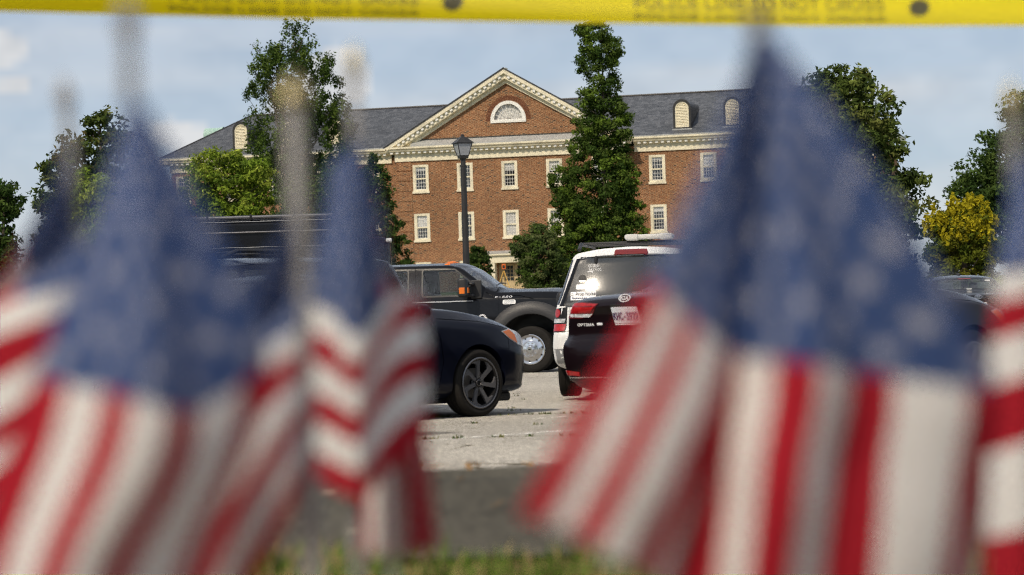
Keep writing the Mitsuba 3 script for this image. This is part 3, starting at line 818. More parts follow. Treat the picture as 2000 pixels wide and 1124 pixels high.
class Body:
    """A car body lofted through stations: rows of x, zb hb, zr hr, zm hm, zs hs, zt ht, zc (underside, sill, widest, shoulder, top edge, top)."""

    def __init__(self, stations, rear=None, front=None, nx=110, sm=1.3, inset=0.0, bow=0.0):
        S = np.array(stations, float)
        self.x0, self.x1 = S[0, 0], S[-1, 0]
        L = self.x1 - self.x0
        t = (1 - np.cos(np.linspace(0, np.pi, nx))) / 2
        t = 0.55 * t + 0.45 * np.linspace(0, 1, nx)
        X = np.unique(np.r_[self.x0 + L * t, S[:, 0]])
        C = PchipInterpolator(S[:, 0], S[:, 1:], axis=0)(X)
        rings = []
        for x, c in zip(X, C):
            zb, hb, zr, hr, zm, hm, zs, hs, zt, ht, zc = c
            P = np.array([(0, zb), (hb, zb), (hr, zr), (hm, zm), (hs, zs), (ht, zt), (ht * 0.55, zt + (zc - zt) * 0.72), (0, zc)])
            if inset:
                P = P * [1, 1] + np.array([(0, inset), (-inset, inset), (-inset, inset), (-inset, 0), (-inset, 0), (-inset * 0.9, -inset), (0, -inset), (0, -inset)])
                P[:, 0] = np.maximum(P[:, 0], [0, .05, .05, .05, .05, .04, .02, 0])
            cnt = [5, 6, 9, 9, 14, 9, 8]
            pts = [P[0]]
            for k, n_ in enumerate(cnt):
                for j in range(1, n_ + 1):
                    pts.append(P[k] + (P[k + 1] - P[k]) * j / n_)
            pts = np.array(pts)
            mir = np.vstack([pts * [-1, 1], ])[::-1]
            full = np.vstack([pts, mir[1:-1]])
            sm_ = gaussian_filter1d(full, sm, axis=0, mode='wrap')
            rings.append(np.column_stack([np.full(len(sm_), x), sm_]))
        R = np.array(rings)
        for prof, sign in ((rear, 0), (front, 1)):
            if prof:
                pz, dx = np.array(prof, float).T
                d = PchipInterpolator(pz, dx)(np.clip(R[..., 2], pz[0], pz[-1]))
                w = np.clip(1 - (R[..., 0] - self.x0) / 0.55, 0, 1) if sign == 0 else np.clip(1 - (self.x1 - R[..., 0]) / 0.55, 0, 1)
                R[..., 0] += (d + (bow * R[..., 1] ** 2 if sign == 0 else 0)) * w * w * (3 - 2 * w)
        ns, nr = R.shape[:2]
        V = R.reshape(-1, 3)
        i, j = np.meshgrid(np.arange(ns - 1), np.arange(nr), indexing='ij')
        q = np.stack([i * nr + j, (i + 1) * nr + j, (i + 1) * nr + (j + 1) % nr, i * nr + (j + 1) % nr], -1).reshape(-1, 4)
        Fc = np.vstack([q[:, [0, 1, 2]], q[:, [0, 2, 3]]])
        k = np.arange(nr)
        half = nr // 2                                                # caps: strips across, so that the ends stay curved
        cap, extra, mc = [], [], 14
        for base, rear_end in ((0, True), ((ns - 1) * nr, False)):
            rows_ = []
            for a in range(half + 1):
                l_, r2 = base + a, base + (nr - a) % nr
                if l_ == r2:
                    rows_.append([l_] * (mc + 1))
                    continue
                row = [l_]
                for k_ in range(1, mc):
                    q_ = V[l_] + (V[r2] - V[l_]) * k_ / mc
                    q_[0] -= bow * (V[l_][1] ** 2 - q_[1] ** 2) if rear_end else 0
                    row.append(len(V) + len(extra))
                    extra.append(q_)
                rows_.append(row + [r2])
            for a in range(half):
                for k_ in range(mc):
                    b1, c1, b2, c2 = rows_[a][k_], rows_[a][k_ + 1], rows_[a + 1][k_], rows_[a + 1][k_ + 1]
                    for f_ in ((b1, b2, c2), (b1, c2, c1)):
                        if len(set(f_)) == 3:
                            cap.append(list(f_) if rear_end else [f_[0], f_[2], f_[1]])
        V = np.vstack([V, np.array(extra)])
        m = trimesh.Trimesh(V, np.vstack([Fc, np.array(cap)]), process=True)
        if not m.is_winding_consistent:
            m.fix_normals()
        if m.volume < 0:
            m.invert()
        self.mesh = m
        self.solid = man(m)
        self.cast = Caster(m)

    def patch(self, poly, d, out=0.004, inn=-0.01, h=0.05):
        """A sheet following the body: poly lies in the plane seen along d (across, up); from inn to out along the body's depth."""
        d, a, b = basis(d)
        meshes = []
        for g in getattr(poly, 'geoms', [poly]):
            if g.area < 1e-7:
                continue
            P, Fc = tri2d(g, h)
            o = P[:, :1] * a + P[:, 1:] * b - d * 9.0
            t = self.cast.hit(o, d)
            if np.isnan(t).any():
                good = ~np.isnan(t)
                if good.sum() < 3:
                    continue
                from scipy.spatial import cKDTree
                t[~good] = t[good][cKDTree(P[good]).query(P[~good])[1]]
            S = o + d * t[:, None]
            m = trimesh.Trimesh(S, Fc, process=False)
            nrm = np.cross(S[Fc[:, 1]] - S[Fc[:, 0]], S[Fc[:, 2]] - S[Fc[:, 0]])
            vn = np.zeros_like(S)
            for k in range(3):
                np.add.at(vn, Fc[:, k], nrm)
            vn /= np.linalg.norm(vn, axis=1, keepdims=True) + 1e-15
            if (vn @ d).mean() > 0:
                vn, Fc = -vn, Fc[:, ::-1]
            vn = vn * 0.7 - d * 0.3
            A, B = S + vn * out, S + vn * inn
            n_ = len(S)
            e = np.sort(np.vstack([Fc[:, [0, 1]], Fc[:, [1, 2]], Fc[:, [2, 0]]]), axis=1)
            raw = np.vstack([Fc[:, [0, 1]], Fc[:, [1, 2]], Fc[:, [2, 0]]])
            u_, idx, cnt = np.unique(e, axis=0, return_index=True, return_counts=True)
            bd = raw[idx[cnt == 1]]
            side = np.vstack([np.stack([bd[:, 1], bd[:, 0], bd[:, 0] + n_], 1), np.stack([bd[:, 1], bd[:, 0] + n_, bd[:, 1] + n_], 1)])
            meshes.append(trimesh.Trimesh(np.vstack([A, B]), np.vstack([Fc, Fc[:, ::-1] + n_, side]), process=False))
        return cat(meshes) if meshes else None

    def sheet(self, poly, d, out=0.0, h=0.06):
        """One single sheet (window glass)."""
        m = self.patch(poly, d, out, out - 0.01, h)
        n_ = len(m.vertices) // 2
        keep = (m.faces < n_).all(1)
        return trimesh.Trimesh(m.vertices[:n_], m.faces[keep], process=False)

    def cut(self, m):
        if m is not None:
            self.solid = self.solid - (m if isinstance(m, m3.Manifold) else man(m))

    def groove(self, line, d, w=0.010, depth=0.014):
        m = self.patch(LineString(line).buffer(w / 2, cap_style=2, join_style=1), d, 0.03, -depth, 0.08)
        try:
            c = man(m)
            if c.num_tri() > 0:
                self.solid = self.solid - c
        except Exception:
            pass

    def result(self):
        return tri(self.solid)


RIGHT, LEFT, BACK, FRONT, DOWN = (0, 1, 0), (0, -1, 0), (1, 0, 0), (-1, 0, 0), (0, 0, -1)
# seen along RIGHT: across = +x, up = z.  Along LEFT: across = -x.  Along BACK: across = -y.  Along FRONT: across = +y.


def flipx(p):
    return affinity.scale(p, -1, 1, origin=(0, 0))


def rounded(pts, r):
    p = Polygon(pts)
    return p.buffer(-r, join_style=1).buffer(r, join_style=1, quad_segs=4)


def ring(poly, w):
    return poly.difference(poly.buffer(-w, join_style=1, quad_segs=3))


WHEELS = {}


class Car:
    def __init__(self, name, label, category, yaw, origin, body, paint_key, size=1.0):
        self.key = thing(name, label, category)
        self.tw = frame(yaw, origin).scale(size)
        self.b, self.paint = body, paint_key

    def add(self, name, mesh, bsdf, parent=None, smooth=30, **kw):
        return put(name, mesh, bsdf, parent or self.key, smooth=smooth, tw=self.tw, **kw)

    def lay(self, name, poly, d, bsdf, parent=None, out=0.004, inn=-0.01, h=0.05, **kw):
        m = self.b.patch(poly, d, out, inn, h)
        return self.add(name, m, bsdf, parent, **kw) if m is not None else None

    def wheel(self, x, y, r, width, style, steer=0.0):
        side = 1 if y > 0 else -1
        key = numbered(f'{self.key}__wheel')
        w = width / 2
        rim_r = {'swirl': 0.253, 'truck': 0.262, 'five': 0.22}[style]
        prof = [(rim_r - 0.012, -w * 0.78), (rim_r + 0.004, -w * 0.9), (rim_r + 0.02, -w * 0.93), ((rim_r + r) / 2, -w), (r - 0.028, -w * 0.97), (r - 0.008, -w * 0.86), (r, -w * 0.7), (r, -w * 0.32), (r - 0.008, -w * 0.30), (r - 0.008, -w * 0.22), (r, -w * 0.20), (r, w * 0.20), (r - 0.008, w * 0.22), (r - 0.008, w * 0.30), (r, w * 0.32), (r, w * 0.7), (r - 0.008, w * 0.86), (r - 0.028, w * 0.97), ((rim_r + r) / 2, w), (rim_r + 0.02, w * 0.93), (rim_r + 0.004, w * 0.9), (rim_r - 0.012, w * 0.78)]
        M = trimesh.transformations.translation_matrix([x, y, r]) @ trimesh.transformations.rotation_matrix(math.radians(steer), [0, 0, 1]) @ (np.eye(4) if side < 0 else trimesh.transformations.rotation_matrix(math.pi, [0, 0, 1]))

        tw = self.tw @ T(M.tolist())
        made = WHEELS.get(style)
        if made:
            for nm, d in made:
                put(nm, d, None, key, tw=tw)
            return key
        made = WHEELS[style] = []

        def wp(nm, m, bs, par=key, smooth=30):            # built with the outer face towards -y
            d = mikit.ply(m, bs, smooth=smooth)
            made.append((nm, d))
            return put(nm, d, None, par, tw=tw)
        wp('tyre', lathe(prof, 72), 'rubber', smooth=40)
        face = -w
        if style == 'swirl':
            wp('rim', lathe([(rim_r + 0.004, face + 0.004), (rim_r + 0.004, face + 0.012), (rim_r - 0.02, face + 0.02), (rim_r - 0.03, face + 0.10), (rim_r - 0.03, w * 0.8), (rim_r - 0.045, w * 0.8), (rim_r - 0.045, face + 0.10), (rim_r - 0.03, face + 0.012), (rim_r - 0.012, face + 0.002), (rim_r + 0.004, face + 0.004)], 64), 'dark_alloy')
            wp('lip', lathe([(rim_r + 0.003, face + 0.004), (rim_r - 0.006, face - 0.002), (rim_r - 0.014, face + 0.003), (rim_r - 0.006, face + 0.008), (rim_r + 0.003, face + 0.004)], 64), 'bright_lip')
            for k in range(7):
                a = 2 * math.pi * k / 7 + math.radians(93)
                P = [(.045, -.019), (.20, -.021), (.249, -.026), (.250, .0), (.243, .070), (.221, .120), (.203, .100), (.196, .042), (.178, .022), (.045, .018)]
                sp = Polygon(P).buffer(0)
                m = trimesh.creation.extrude_polygon(sp, 0.022, engine='earcut')
                v = m.vertices
                rr = np.hypot(v[:, 0], v[:, 1])
                y_ = face + 0.010 + 0.030 * np.clip(1 - rr / 0.24, 0, 1) + v[:, 2]
                c, s = math.cos(a), math.sin(a)
                m.vertices = np.stack([v[:, 0] * c - v[:, 1] * s, y_, v[:, 0] * s + v[:, 1] * c], 1)
                m.faces = m.faces[:, ::-1]
                wp('spoke', m, 'alloy', smooth=20)
            wp('hub', lathe([(0, face + 0.028), (0.030, face + 0.028), (0.034, face + 0.034), (0.06, face + 0.040), (0.075, face + 0.06), (0, face + 0.06)], 32), 'dark_alloy')
            wp('cap_ring', lathe([(0.026, face + 0.029), (0.028, face + 0.024), (0.032, face + 0.026), (0.032, face + 0.03), (0.026, face + 0.029)], 24), 'bright_lip')
            for k in range(5):
                a = 2 * math.pi * k / 5 + 0.3
                wp('wheel_nut', lathe([(0, -0.012), (0.009, -0.012), (0.010, 0.02), (0, 0.02)], 8).apply_translation([0.057 * math.cos(a), face + 0.040, 0.057 * math.sin(a)]), 'bright_lip')
            wp('brake_disc', lathe([(0.05, 0.0), (0.15, 0.0), (0.15, 0.025), (0.05, 0.025), (0.05, 0.0)], 40).apply_translation([0, -0.01, 0]), 'brake_steel')
        elif style == 'truck':
            m = lathe([(rim_r + 0.006, face + 0.000), (rim_r - 0.004, face - 0.010), (rim_r - 0.016, face + 0.0), (rim_r - 0.03, face + 0.028), (0.215, face + 0.042), (0.172, face + 0.030), (0.150, face + 0.020), (0.146, face + 0.060), (rim_r - 0.012, face + 0.075), (rim_r + 0.006, face + 0.03), (rim_r + 0.006, face + 0.0)], 72)
            rim = man(m)
            for k in range(10):
                a = 2 * math.pi * (k + 0.25) / 10
                c = m3.Manifold.cylinder(0.3, 0.0155, 0.0155, 16, True).rotate([90, 0, 0]).translate([0.208 * math.cos(a), face + 0.05, 0.208 * math.sin(a)])
                rim = rim - c
            wp('rim', tri(rim), 'chrome', smooth=35)
            wp('brake_drum', lathe([(0, face + 0.085), (rim_r - 0.02, face + 0.085), (rim_r - 0.02, face + 0.10), (0, face + 0.10)], 40), 'brake_steel')
            wp('hub_cover', lathe([(0, face - 0.060), (0.045, face - 0.060), (0.058, face - 0.052), (0.066, face - 0.020), (0.080, face + 0.000), (0.135, face + 0.004), (0.150, face + 0.016), (0.155, face + 0.04), (0, face + 0.04)], 64), 'chrome')
            for k in range(10):
                a = 2 * math.pi * k / 10
                wp('wheel_nut', lathe([(0, -0.028), (0.007, -0.026), (0.013, -0.014), (0.014, 0.006), (0, 0.006)], 12).apply_translation([0.112 * math.cos(a), face + 0.002, 0.112 * math.sin(a)]), 'chrome')
            wp('cap_plate', rbox(-0.022, 0.022, -0.006, 0.004, -0.012, 0.012, 0.004).apply_translation([0, face - 0.061, 0]), 'seal')
        else:
            wp('rim', lathe([(rim_r + 0.004, face + 0.004), (rim_r - 0.01, face), (rim_r - 0.02, face + 0.02), (rim_r - 0.04, face + 0.10), (rim_r - 0.04, w * 0.8), (rim_r - 0.055, w * 0.8), (rim_r - 0.05, face + 0.03), (rim_r + 0.004, face + 0.004)], 48), 'alloy')
            for k in range(5):
                a = 2 * math.pi * k / 5
                m = rbox(0.03, rim_r - 0.01, -0.012, 0.012, -0.028, 0.028, 0.008)
                m.apply_transform(trimesh.transformations.rotation_matrix(-a, [0, 1, 0]))
                m.apply_translation([0, face + 0.03, 0])
                wp('spoke', m, 'alloy')
            wp('hub', lathe([(0, face + 0.01), (0.05, face + 0.012), (0.06, face + 0.05), (0, face + 0.05)], 24), 'alloy')
            wp('brake_disc', lathe([(0, 0), (rim_r - 0.07, 0), (rim_r - 0.07, 0.02), (0, 0.02)], 32), 'brake_steel')
        return key


def well(x, z, r, side, depth=0.42, reach=1.3):
    c = m3.Manifold.cylinder(depth + 0.6, r, r, 56).rotate([90, 0, 0])          # from y = 0 to -(depth + 0.6)
    y0 = reach if side > 0 else -reach + depth + 0.6
    return c.translate([x, y0, z])


def text_on(s, height, bold=True, depth=0.004):
    m = meshkit.text_mesh(s, height, depth, bold)
    m.apply_translation([-(m.bounds[0][0] + m.bounds[1][0]) / 2, -(m.bounds[0][1] + m.bounds[1][1]) / 2, 0])
    return m


def stand(m, point, normal, upv=(0, 0, 1), wide=1.0, slant=0.0):
    """Lettering made in the xy plane set upright at a point, facing along normal."""
    m = m.copy()
    m.vertices[:, 0] = m.vertices[:, 0] * wide + m.vertices[:, 1] * slant
    nz = np.array(normal, float) / np.linalg.norm(normal)
    ax = np.cross(np.array(upv, float), nz)
    ax /= np.linalg.norm(ax)
    M = np.eye(4)
    M[:3, 0], M[:3, 1], M[:3, 2], M[:3, 3] = ax, np.cross(nz, ax), nz, point
    m.apply_transform(M)
    return m


def surf(b, d, across, upz):
    """Point and outward normal of body b at (across, up) seen along d."""
    d, a, c = basis(d)
    e = 0.02
    P = np.array([(across, upz), (across + e, upz), (across, upz + e)])
    o = P[:, :1] * a + P[:, 1:] * c - d * 9.0
    t = b.cast.hit(o, d)
    k = 0
    while np.isnan(t).any() and k < 60:                          # just past the outline: step inwards
        P[:, 0] -= np.sign(across) * 0.006
        o = P[:, :1] * a + P[:, 1:] * c - d * 9.0
        t, k = b.cast.hit(o, d), k + 1
    S = o + d * t[:, None]
    n = np.cross(S[1] - S[0], S[2] - S[0])
    n /= np.linalg.norm(n)
    return S[0], n * (-1 if n @ d > 0 else 1)


def carve(b, windows):
    """Opens windows: (poly, d, reach) with the opening running reach metres inwards from outside."""
    for poly, d, near, far in windows:
        d, a, c = basis(d)
        for g in getattr(poly, 'geoms', [poly]):
            m = trimesh.creation.extrude_polygon(g, far - near, engine='earcut')
            M = np.eye(4)
            M[:3, 0], M[:3, 1], M[:3, 2] = a, c, np.cross(a, c)
            s = M[:3, 2] @ d                                        # +1 when the extrusion already runs along d
            if s < 0:
                m.apply_translation([0, 0, -(far)])
            else:
                m.apply_translation([0, 0, near])
            m.apply_transform(M)
            b.cut(m)


def seats(car, rows, zb, yh=0.36, head=0.62):
    for x in rows:
        for y in (-yh, yh):
            m = cat([rbox(x - 0.10, x + 0.08, y - 0.22, y + 0.22, zb, zb + head, 0.06), rbox(x - 0.14, x - 0.04, y - 0.13, y + 0.13, zb + head + 0.02, zb + head + 0.19, 0.04)])
            car.add('seat', m, 'seat_grey')

# --- the dark sedan in front, nose to the right
SEDAN = [
    (0.00, .34, .50, .42, .58, .62, .66, .86, .62, .98, .56, 1.00),
    (0.06, .28, .60, .38, .74, .62, .80, .90, .76, 1.03, .62, 1.06),
    (0.22, .24, .68, .34, .83, .62, .875, .93, .82, 1.07, .66, 1.095),
    (0.60, .20, .72, .30, .885, .62, .915, .96, .86, 1.10, .68, 1.125),
    (0.95, .18, .72, .28, .90, .62, .925, .97, .865, 1.13, .68, 1.155),
    (1.55, .17, .72, .26, .895, .60, .92, .955, .86, 1.375, .585, 1.42),
    (2.10, .17, .72, .25, .89, .60, .915, .945, .86, 1.415, .585, 1.465),
    (2.55, .17, .72, .25, .89, .60, .915, .94, .865, 1.375, .59, 1.435),
    (3.36, .17, .72, .26, .90, .62, .92, .95, .885, 1.09, .76, 1.14),
    (3.75, .17, .72, .27, .90, .63, .93, .935, .885, 1.06, .74, 1.105),
    (4.15, .18, .70, .28, .905, .64, .93, .905, .875, 1.00, .71, 1.04),
    (4.45, .20, .66, .30, .87, .62, .90, .855, .84, .935, .66, .965),
    (4.66, .21, .60, .30, .79, .60, .82, .79, .78, .855, .60, .88),
    (4.76, .22, .52, .30, .68, .58, .71, .73, .66, .78, .52, .795),
    (4.82, .26, .42, .32, .54, .56, .57, .68, .52, .72, .42, .73),
]


MADE = []


def finish_sedan(car, b, tail, wheel):
    if tail:
        tail(car, b)
    for x in (1.15, 3.925):
        for s in (-1, 1):
            car.wheel(x, s * .805, .335, .235, wheel)


def sedan(name, label, yaw, origin, paint_key, tail=None, wheel='swirl', size=1.0):
    if MADE:
        b, parts = MADE
        car = Car(name, label, 'car', yaw, origin, b, paint_key, size)
        for rel, d, first in parts:
            if 'tail_light' in rel and tail:
                continue
            p, _, n_ = rel.rpartition('__')
            key = f'{car.key}__{rel}'
            USED.add(key)
            scene[key] = {**d, 'to_world': car.tw}
            if d['bsdf'].get('id') == first:
                scene[key]['bsdf'] = {'type': 'ref', 'id': paint_key}
        finish_sedan(car, b, tail, wheel)
        return car
    b = Body(SEDAN, rear=[(.2, .12), (.34, .02), (.52, .0), (.66, .02), (.74, .075), (.92, .055), (1.0, .01), (1.08, .0)], front=[(.17, .02), (.25, .06), (.33, -.02), (.5, .0), (.8, .0)])
    car = Car(name, label, 'car', yaw, origin, b, paint_key)
    WX = (1.15, 3.925)
    for x in WX:
        for s in (-1, 1):
            b.cut(well(x, .345, .375, s, .36, 1.2))
    cav = Body([(s[0], s[7] - .25, s[8] - .1, s[7] - .2, s[8] - .05, s[7] - .1, s[8], s[7], s[8], s[9], s[10], s[11]) for s in SEDAN if 1.2 <= s[0] <= 3.3], nx=30, inset=0.05)
    b.cut(cav.solid)
    fw_ = rounded([(2.22, .985), (3.16, .98), (2.66, 1.31), (2.22, 1.375)], .03)
    rw_ = rounded([(1.22, 1.01), (2.13, .985), (2.13, 1.38), (1.80, 1.36), (1.50, 1.26)], .03)
    ws = Polygon([(-.68, 1.13), (.68, 1.13), (.51, 1.38), (-.51, 1.38)])
    bg = Polygon([(-.60, 1.19), (.60, 1.19), (.48, 1.37), (-.48, 1.37)])
    carve(b, [(fw_, RIGHT, -1.2, -.4), (rw_, RIGHT, -1.2, -.4), (flipx(fw_), LEFT, -1.2, -.4), (flipx(rw_), LEFT, -1.2, -.4), (ws, FRONT, -3.7, -2.4), (bg, BACK, .7, 1.8)])
    for d, f in ((RIGHT, lambda l: l), (LEFT, lambda l: [(-x, z) for x, z in l])):
        b.groove(f([(3.24, 1.0), (3.40, .82), (3.42, .55), (3.36, .30)]), d)
        b.groove(f([(2.175, .985), (2.16, .62), (2.20, .30)]), d)
        b.groove(f([(1.25, 1.0), (1.42, .78), (1.50, .55)]), d)
        b.groove(f([(2.20, .27), (3.36, .29)]), d)
        b.groove(f([(3.40, .985), (4.0, .945), (4.36, .88)]), d, .008)
        b.groove(f([(4.36, .66), (4.38, .76), (4.27, .84)]), d, .008)
    b.groove([(-.62, 1.02), (.62, 1.02)], FRONT, .010)
    car.add('body', b.result(), paint_key)
    for poly, d in ((fw_, RIGHT), (rw_, RIGHT), (flipx(fw_), LEFT), (flipx(rw_), LEFT)):
        w = car.add('window', b.sheet(poly, d, -0.006), 'tint_glass')
        car.lay('seal', ring(poly.buffer(.018), .024), d, 'seal', w, .003, -.01)
        car.lay('bright_trim', ring(poly.buffer(.030), .012), d, 'chrome', w, .005, -.01)
    car.add('windscreen', b.sheet(ws, FRONT, -0.004), 'tint_glass')
    car.add('rear_window', b.sheet(bg, BACK, -0.004), 'tint_glass')
    for s in (-1, 1):
        d = RIGHT if s < 0 else LEFT
        dd = (-.75, .66 * (1 if s < 0 else -1), 0)
        dn, a, c = basis(dd)
        def to2(x, z, y):
            return float(np.dot((x, y * -s * -1, z), a)), float(np.dot((x, s * y, z), c))
        def q(pts):
            out = []
            for x, z in pts:
                p0, _ = surf(b, d, x if s < 0 else -x, z)
                out.append((float(p0 @ a), float(p0 @ c)))
            return Polygon(out).buffer(0)
        lamp_ = q([(4.28, .84), (4.42, .865), (4.58, .83), (4.70, .765), (4.735, .685), (4.66, .675), (4.54, .70), (4.40, .76)])
        hl = car.lay('headlight', lamp_, dd, 'clear_lens', None, .006, -.02, .04)
        car.lay('amber_marker', q([(4.30, .836), (4.42, .855), (4.50, .80), (4.52, .715), (4.40, .765)]), dd, 'amber_lens', hl, .010, -.01, .04)
        car.lay('seal', lamp_.buffer(.010).difference(lamp_), dd, 'seal', hl, .002, -.01, .05)
        car.lay('fog_lamp_recess', q([(4.56, .42), (4.70, .42), (4.76, .36), (4.62, .30), (4.56, .34)]), dd, 'black_plastic', None, .003, -.01)
        car.lay('door_handle', rounded([(2.28, .80), (2.46, .80), (2.46, .835), (2.28, .835)], .012) if s < 0 else flipx(rounded([(2.28, .80), (2.46, .80), (2.46, .835), (2.28, .835)], .012)), d, paint_key, None, .03, -.01)
        y0 = s * 0.93
        mm = cat([rbox(2.92, 3.10, min(y0, y0 + s * .20), max(y0, y0 + s * .20), .985, 1.13, .05)])
        k = car.add('mirror', mm, paint_key)
        car.add('mirror_arm', rbox(3.0, 3.09, min(s * .84, s * .95), max(s * .84, s * .95), .97, 1.01, .015), 'black_plastic', k)
        tl = q2 = Polygon([(.02, .80), (.10, .93), (.42, .90), (.36, .80)]) if s < 0 else flipx(Polygon([(.02, .80), (.10, .93), (.42, .90), (.36, .80)]))
        if not tail:
            car.lay('tail_light', tl, d, 'red_lens', None, .006, -.02)
        for x in WX:
            t = np.linspace(0, np.pi, 29)
            liner = cat([tube([(x + .37 * math.cos(u), s * .72, .345 + .37 * math.sin(u)) for u in t], .012, 6)])
            pass
    car.add('grille', b.patch(rounded([(-.50, .54), (.50, .54), (.44, .68), (-.44, .68)], .03), FRONT, .004, -.01), 'black_plastic')
    car.add('lower_intake', b.patch(rounded([(-.6, .28), (.6, .28), (.5, .40), (-.5, .40)], .03), FRONT, .004, -.01), 'black_plastic')
    car.add('chin_spoiler', rbox(4.30, 4.66, -.62, .62, .13, .22, .02), 'black_plastic')
    car.add('underside', rbox(1.6, 4.2, -.62, .62, .14, .25, .03), 'interior_dark')
    seats(car, (1.45, 2.35), .50)
    car.add('dashboard', rbox(2.9, 3.25, -.66, .66, .60, .96, .06), 'interior_dark')
    parts = [(k[len(car.key) + 2:], scene[k], paint_key) for k in scene if k.startswith(car.key + '__')]
    MADE.extend([b, parts])
    finish_sedan(car, b, tail, wheel)
    return car




def ground_hit(x, y, z=0.0):
    d = ray(x, y)
    return EYE + d * ((z - EYE[2]) / d[2])


def from_axle(px_, py_, yaw, ax, ay, scale=1.0):
    """Origin of a car whose tyre at local (ax, ay) meets the ground at this pixel."""
    g, c, s = ground_hit(px_, py_), math.cos(math.radians(yaw)), math.sin(math.radians(yaw))
    return (g[0] - scale * (c * ax - s * ay), g[1] - scale * (s * ax + c * ay), 0.0)


def plate(car, b, z, text, tilt_x, state=None, frame_=True, c0=0.0):
    p, nrm = surf(b, BACK, c0, z)
    nrm = np.array([nrm[0], 0, nrm[2]])
    base = prism(rounded([(-.1525, -.076), (.1525, -.076), (.1525, .076), (-.1525, .076)], .012), .004, 'xy')
    k = car.add('licence_plate', stand(base, p + nrm / np.linalg.norm(nrm) * .012, nrm), 'plate_white')
    if frame_:
        for za, zb_ in ((.078, .098), (-.088, -.077)):
            car.add('plate_frame', stand(prism(sbox(-.152, za, .152, zb_), .006, 'xy'), p + nrm * .013, nrm), 'black_plastic', k)
        car.add('frame_lettering', stand(text_on('ENTERPRISE RENT A CAR', .013), p + nrm * .021 + np.array([0, 0, .0845]), nrm, wide=.93), 'sticker_white', k)
        car.add('lower_strip', stand(prism(sbox(-.12, -.004, .12, .004), .002, 'xy'), p + nrm * .020 - np.array([0, 0, .079]), nrm), 'sticker_white', k)
    if text:
        car.add('number', stand(text_on(text, .068, False), p + nrm * .017 - np.array([0, 0, .008]), nrm, wide=.58), 'plate_ink', k)
    if state:
        car.add('state_name', stand(text_on(state, .018), p + nrm * .017 + np.array([0, 0, .052]), nrm), 'dark_red_lens', k)
        for sx in (-1, 1):
            car.add('plate_screw', stand(prism(Point(0, 0).buffer(.008), .005, 'xy'), p + nrm * .02 + np.array([0, -sx * .09, .062]), nrm), 'seal', k)
        car.add('decal', stand(prism(sbox(-.018, -.012, .018, .012), .001, 'xy'), p + nrm * .0165 + np.array([0, .125, .055]), nrm), 'copper', k)
    return k


def oval(rx, ry, n=40):
    return Polygon([(rx * math.cos(t), ry * math.sin(t)) for t in np.linspace(0, 2 * np.pi, n, endpoint=False)])


def rental_tail(car, b):
    """The back of the near right sedan: lamps that wrap the corners, badge, plate, letters."""
    for s in (-1, 1):
        def m_(pts):
            return Polygon([(x * s, z) for x, z in pts])
        tl = m_([(.30, 1.015), (.50, 1.03), (.66, 1.03), (.78, 1.015), (.80, .99), (.80, .91), (.76, .895), (.55, .892), (.42, .905)])
        k = car.lay('tail_light', tl, BACK, 'dark_red_lens', None, .008, -.03, .04)
        car.lay('red_lens', m_([(.31, 1.008), (.50, 1.022), (.68, 1.022), (.68, .942), (.42, .942)]), BACK, 'red_lens', k, .012, -.01, .04)
        car.lay('reversing_lens', m_([(.39, .932), (.70, .932), (.70, .904), (.44, .90)]), BACK, 'clear_lens', k, .013, -.01, .04)
        car.lay('corner_lens', m_([(.70, 1.017), (.775, 1.008), (.775, .945), (.70, .945)]), BACK, 'red_lens', k, .012, -.01, .04)
        car.lay('reflector', m_([(.54, .42), (.80, .435), (.80, .395), (.54, .385)]), BACK, 'red_lens', None, .010, -.01, .05)
    car.lay('lower_bumper', Polygon([(-.78, .20), (.78, .20), (.76, .36), (-.76, .36)]), BACK, 'black_plastic', None, .012, -.02, .06)
    car.lay('bumper_strip', Polygon([(-.70, .368), (.70, .368), (.70, .378), (-.70, .378)]), BACK, 'chrome', None, .016, -.01, .06)
    p, n = surf(b, BACK, 0.0, 1.055)
    n = np.array([-.96, 0, .28])
    p = p - np.array([.012, 0, 0])
    k = car.add('badge', stand(prism(oval(.066, .034), .006, 'xy'), p + n * .002, n), 'seal')
    car.add('badge_ring', stand(prism(oval(.068, .036).difference(oval(.059, .0285)), .010, 'xy'), p + n * .002, n), 'letter_silver', k)
    car.add('badge_letters', stand(text_on('KIA', .034), p + n * .008, n, wide=1.15), 'letter_silver', k)
    p, n = surf(b, BACK, -.50, .835)
    n = np.array([n[0], n[1] * .6, n[2]])
    car.add('model_lettering', stand(text_on('OPTIMA', .024), p + n * .004, n, wide=1.5), 'letter_silver')
    p, n = surf(b, BACK, -.33, .838)
    car.add('trim_badge', stand(prism(sbox(-.032, -.011, .032, .011), .004, 'xy'), p + np.array([-.004, 0, 0]), (-1, 0, 0)), 'letter_silver')
    plate(car, b, .915, 'KHC-3922', 0, 'VIRGINIA')
    for z in (1.10, .99):
        pass


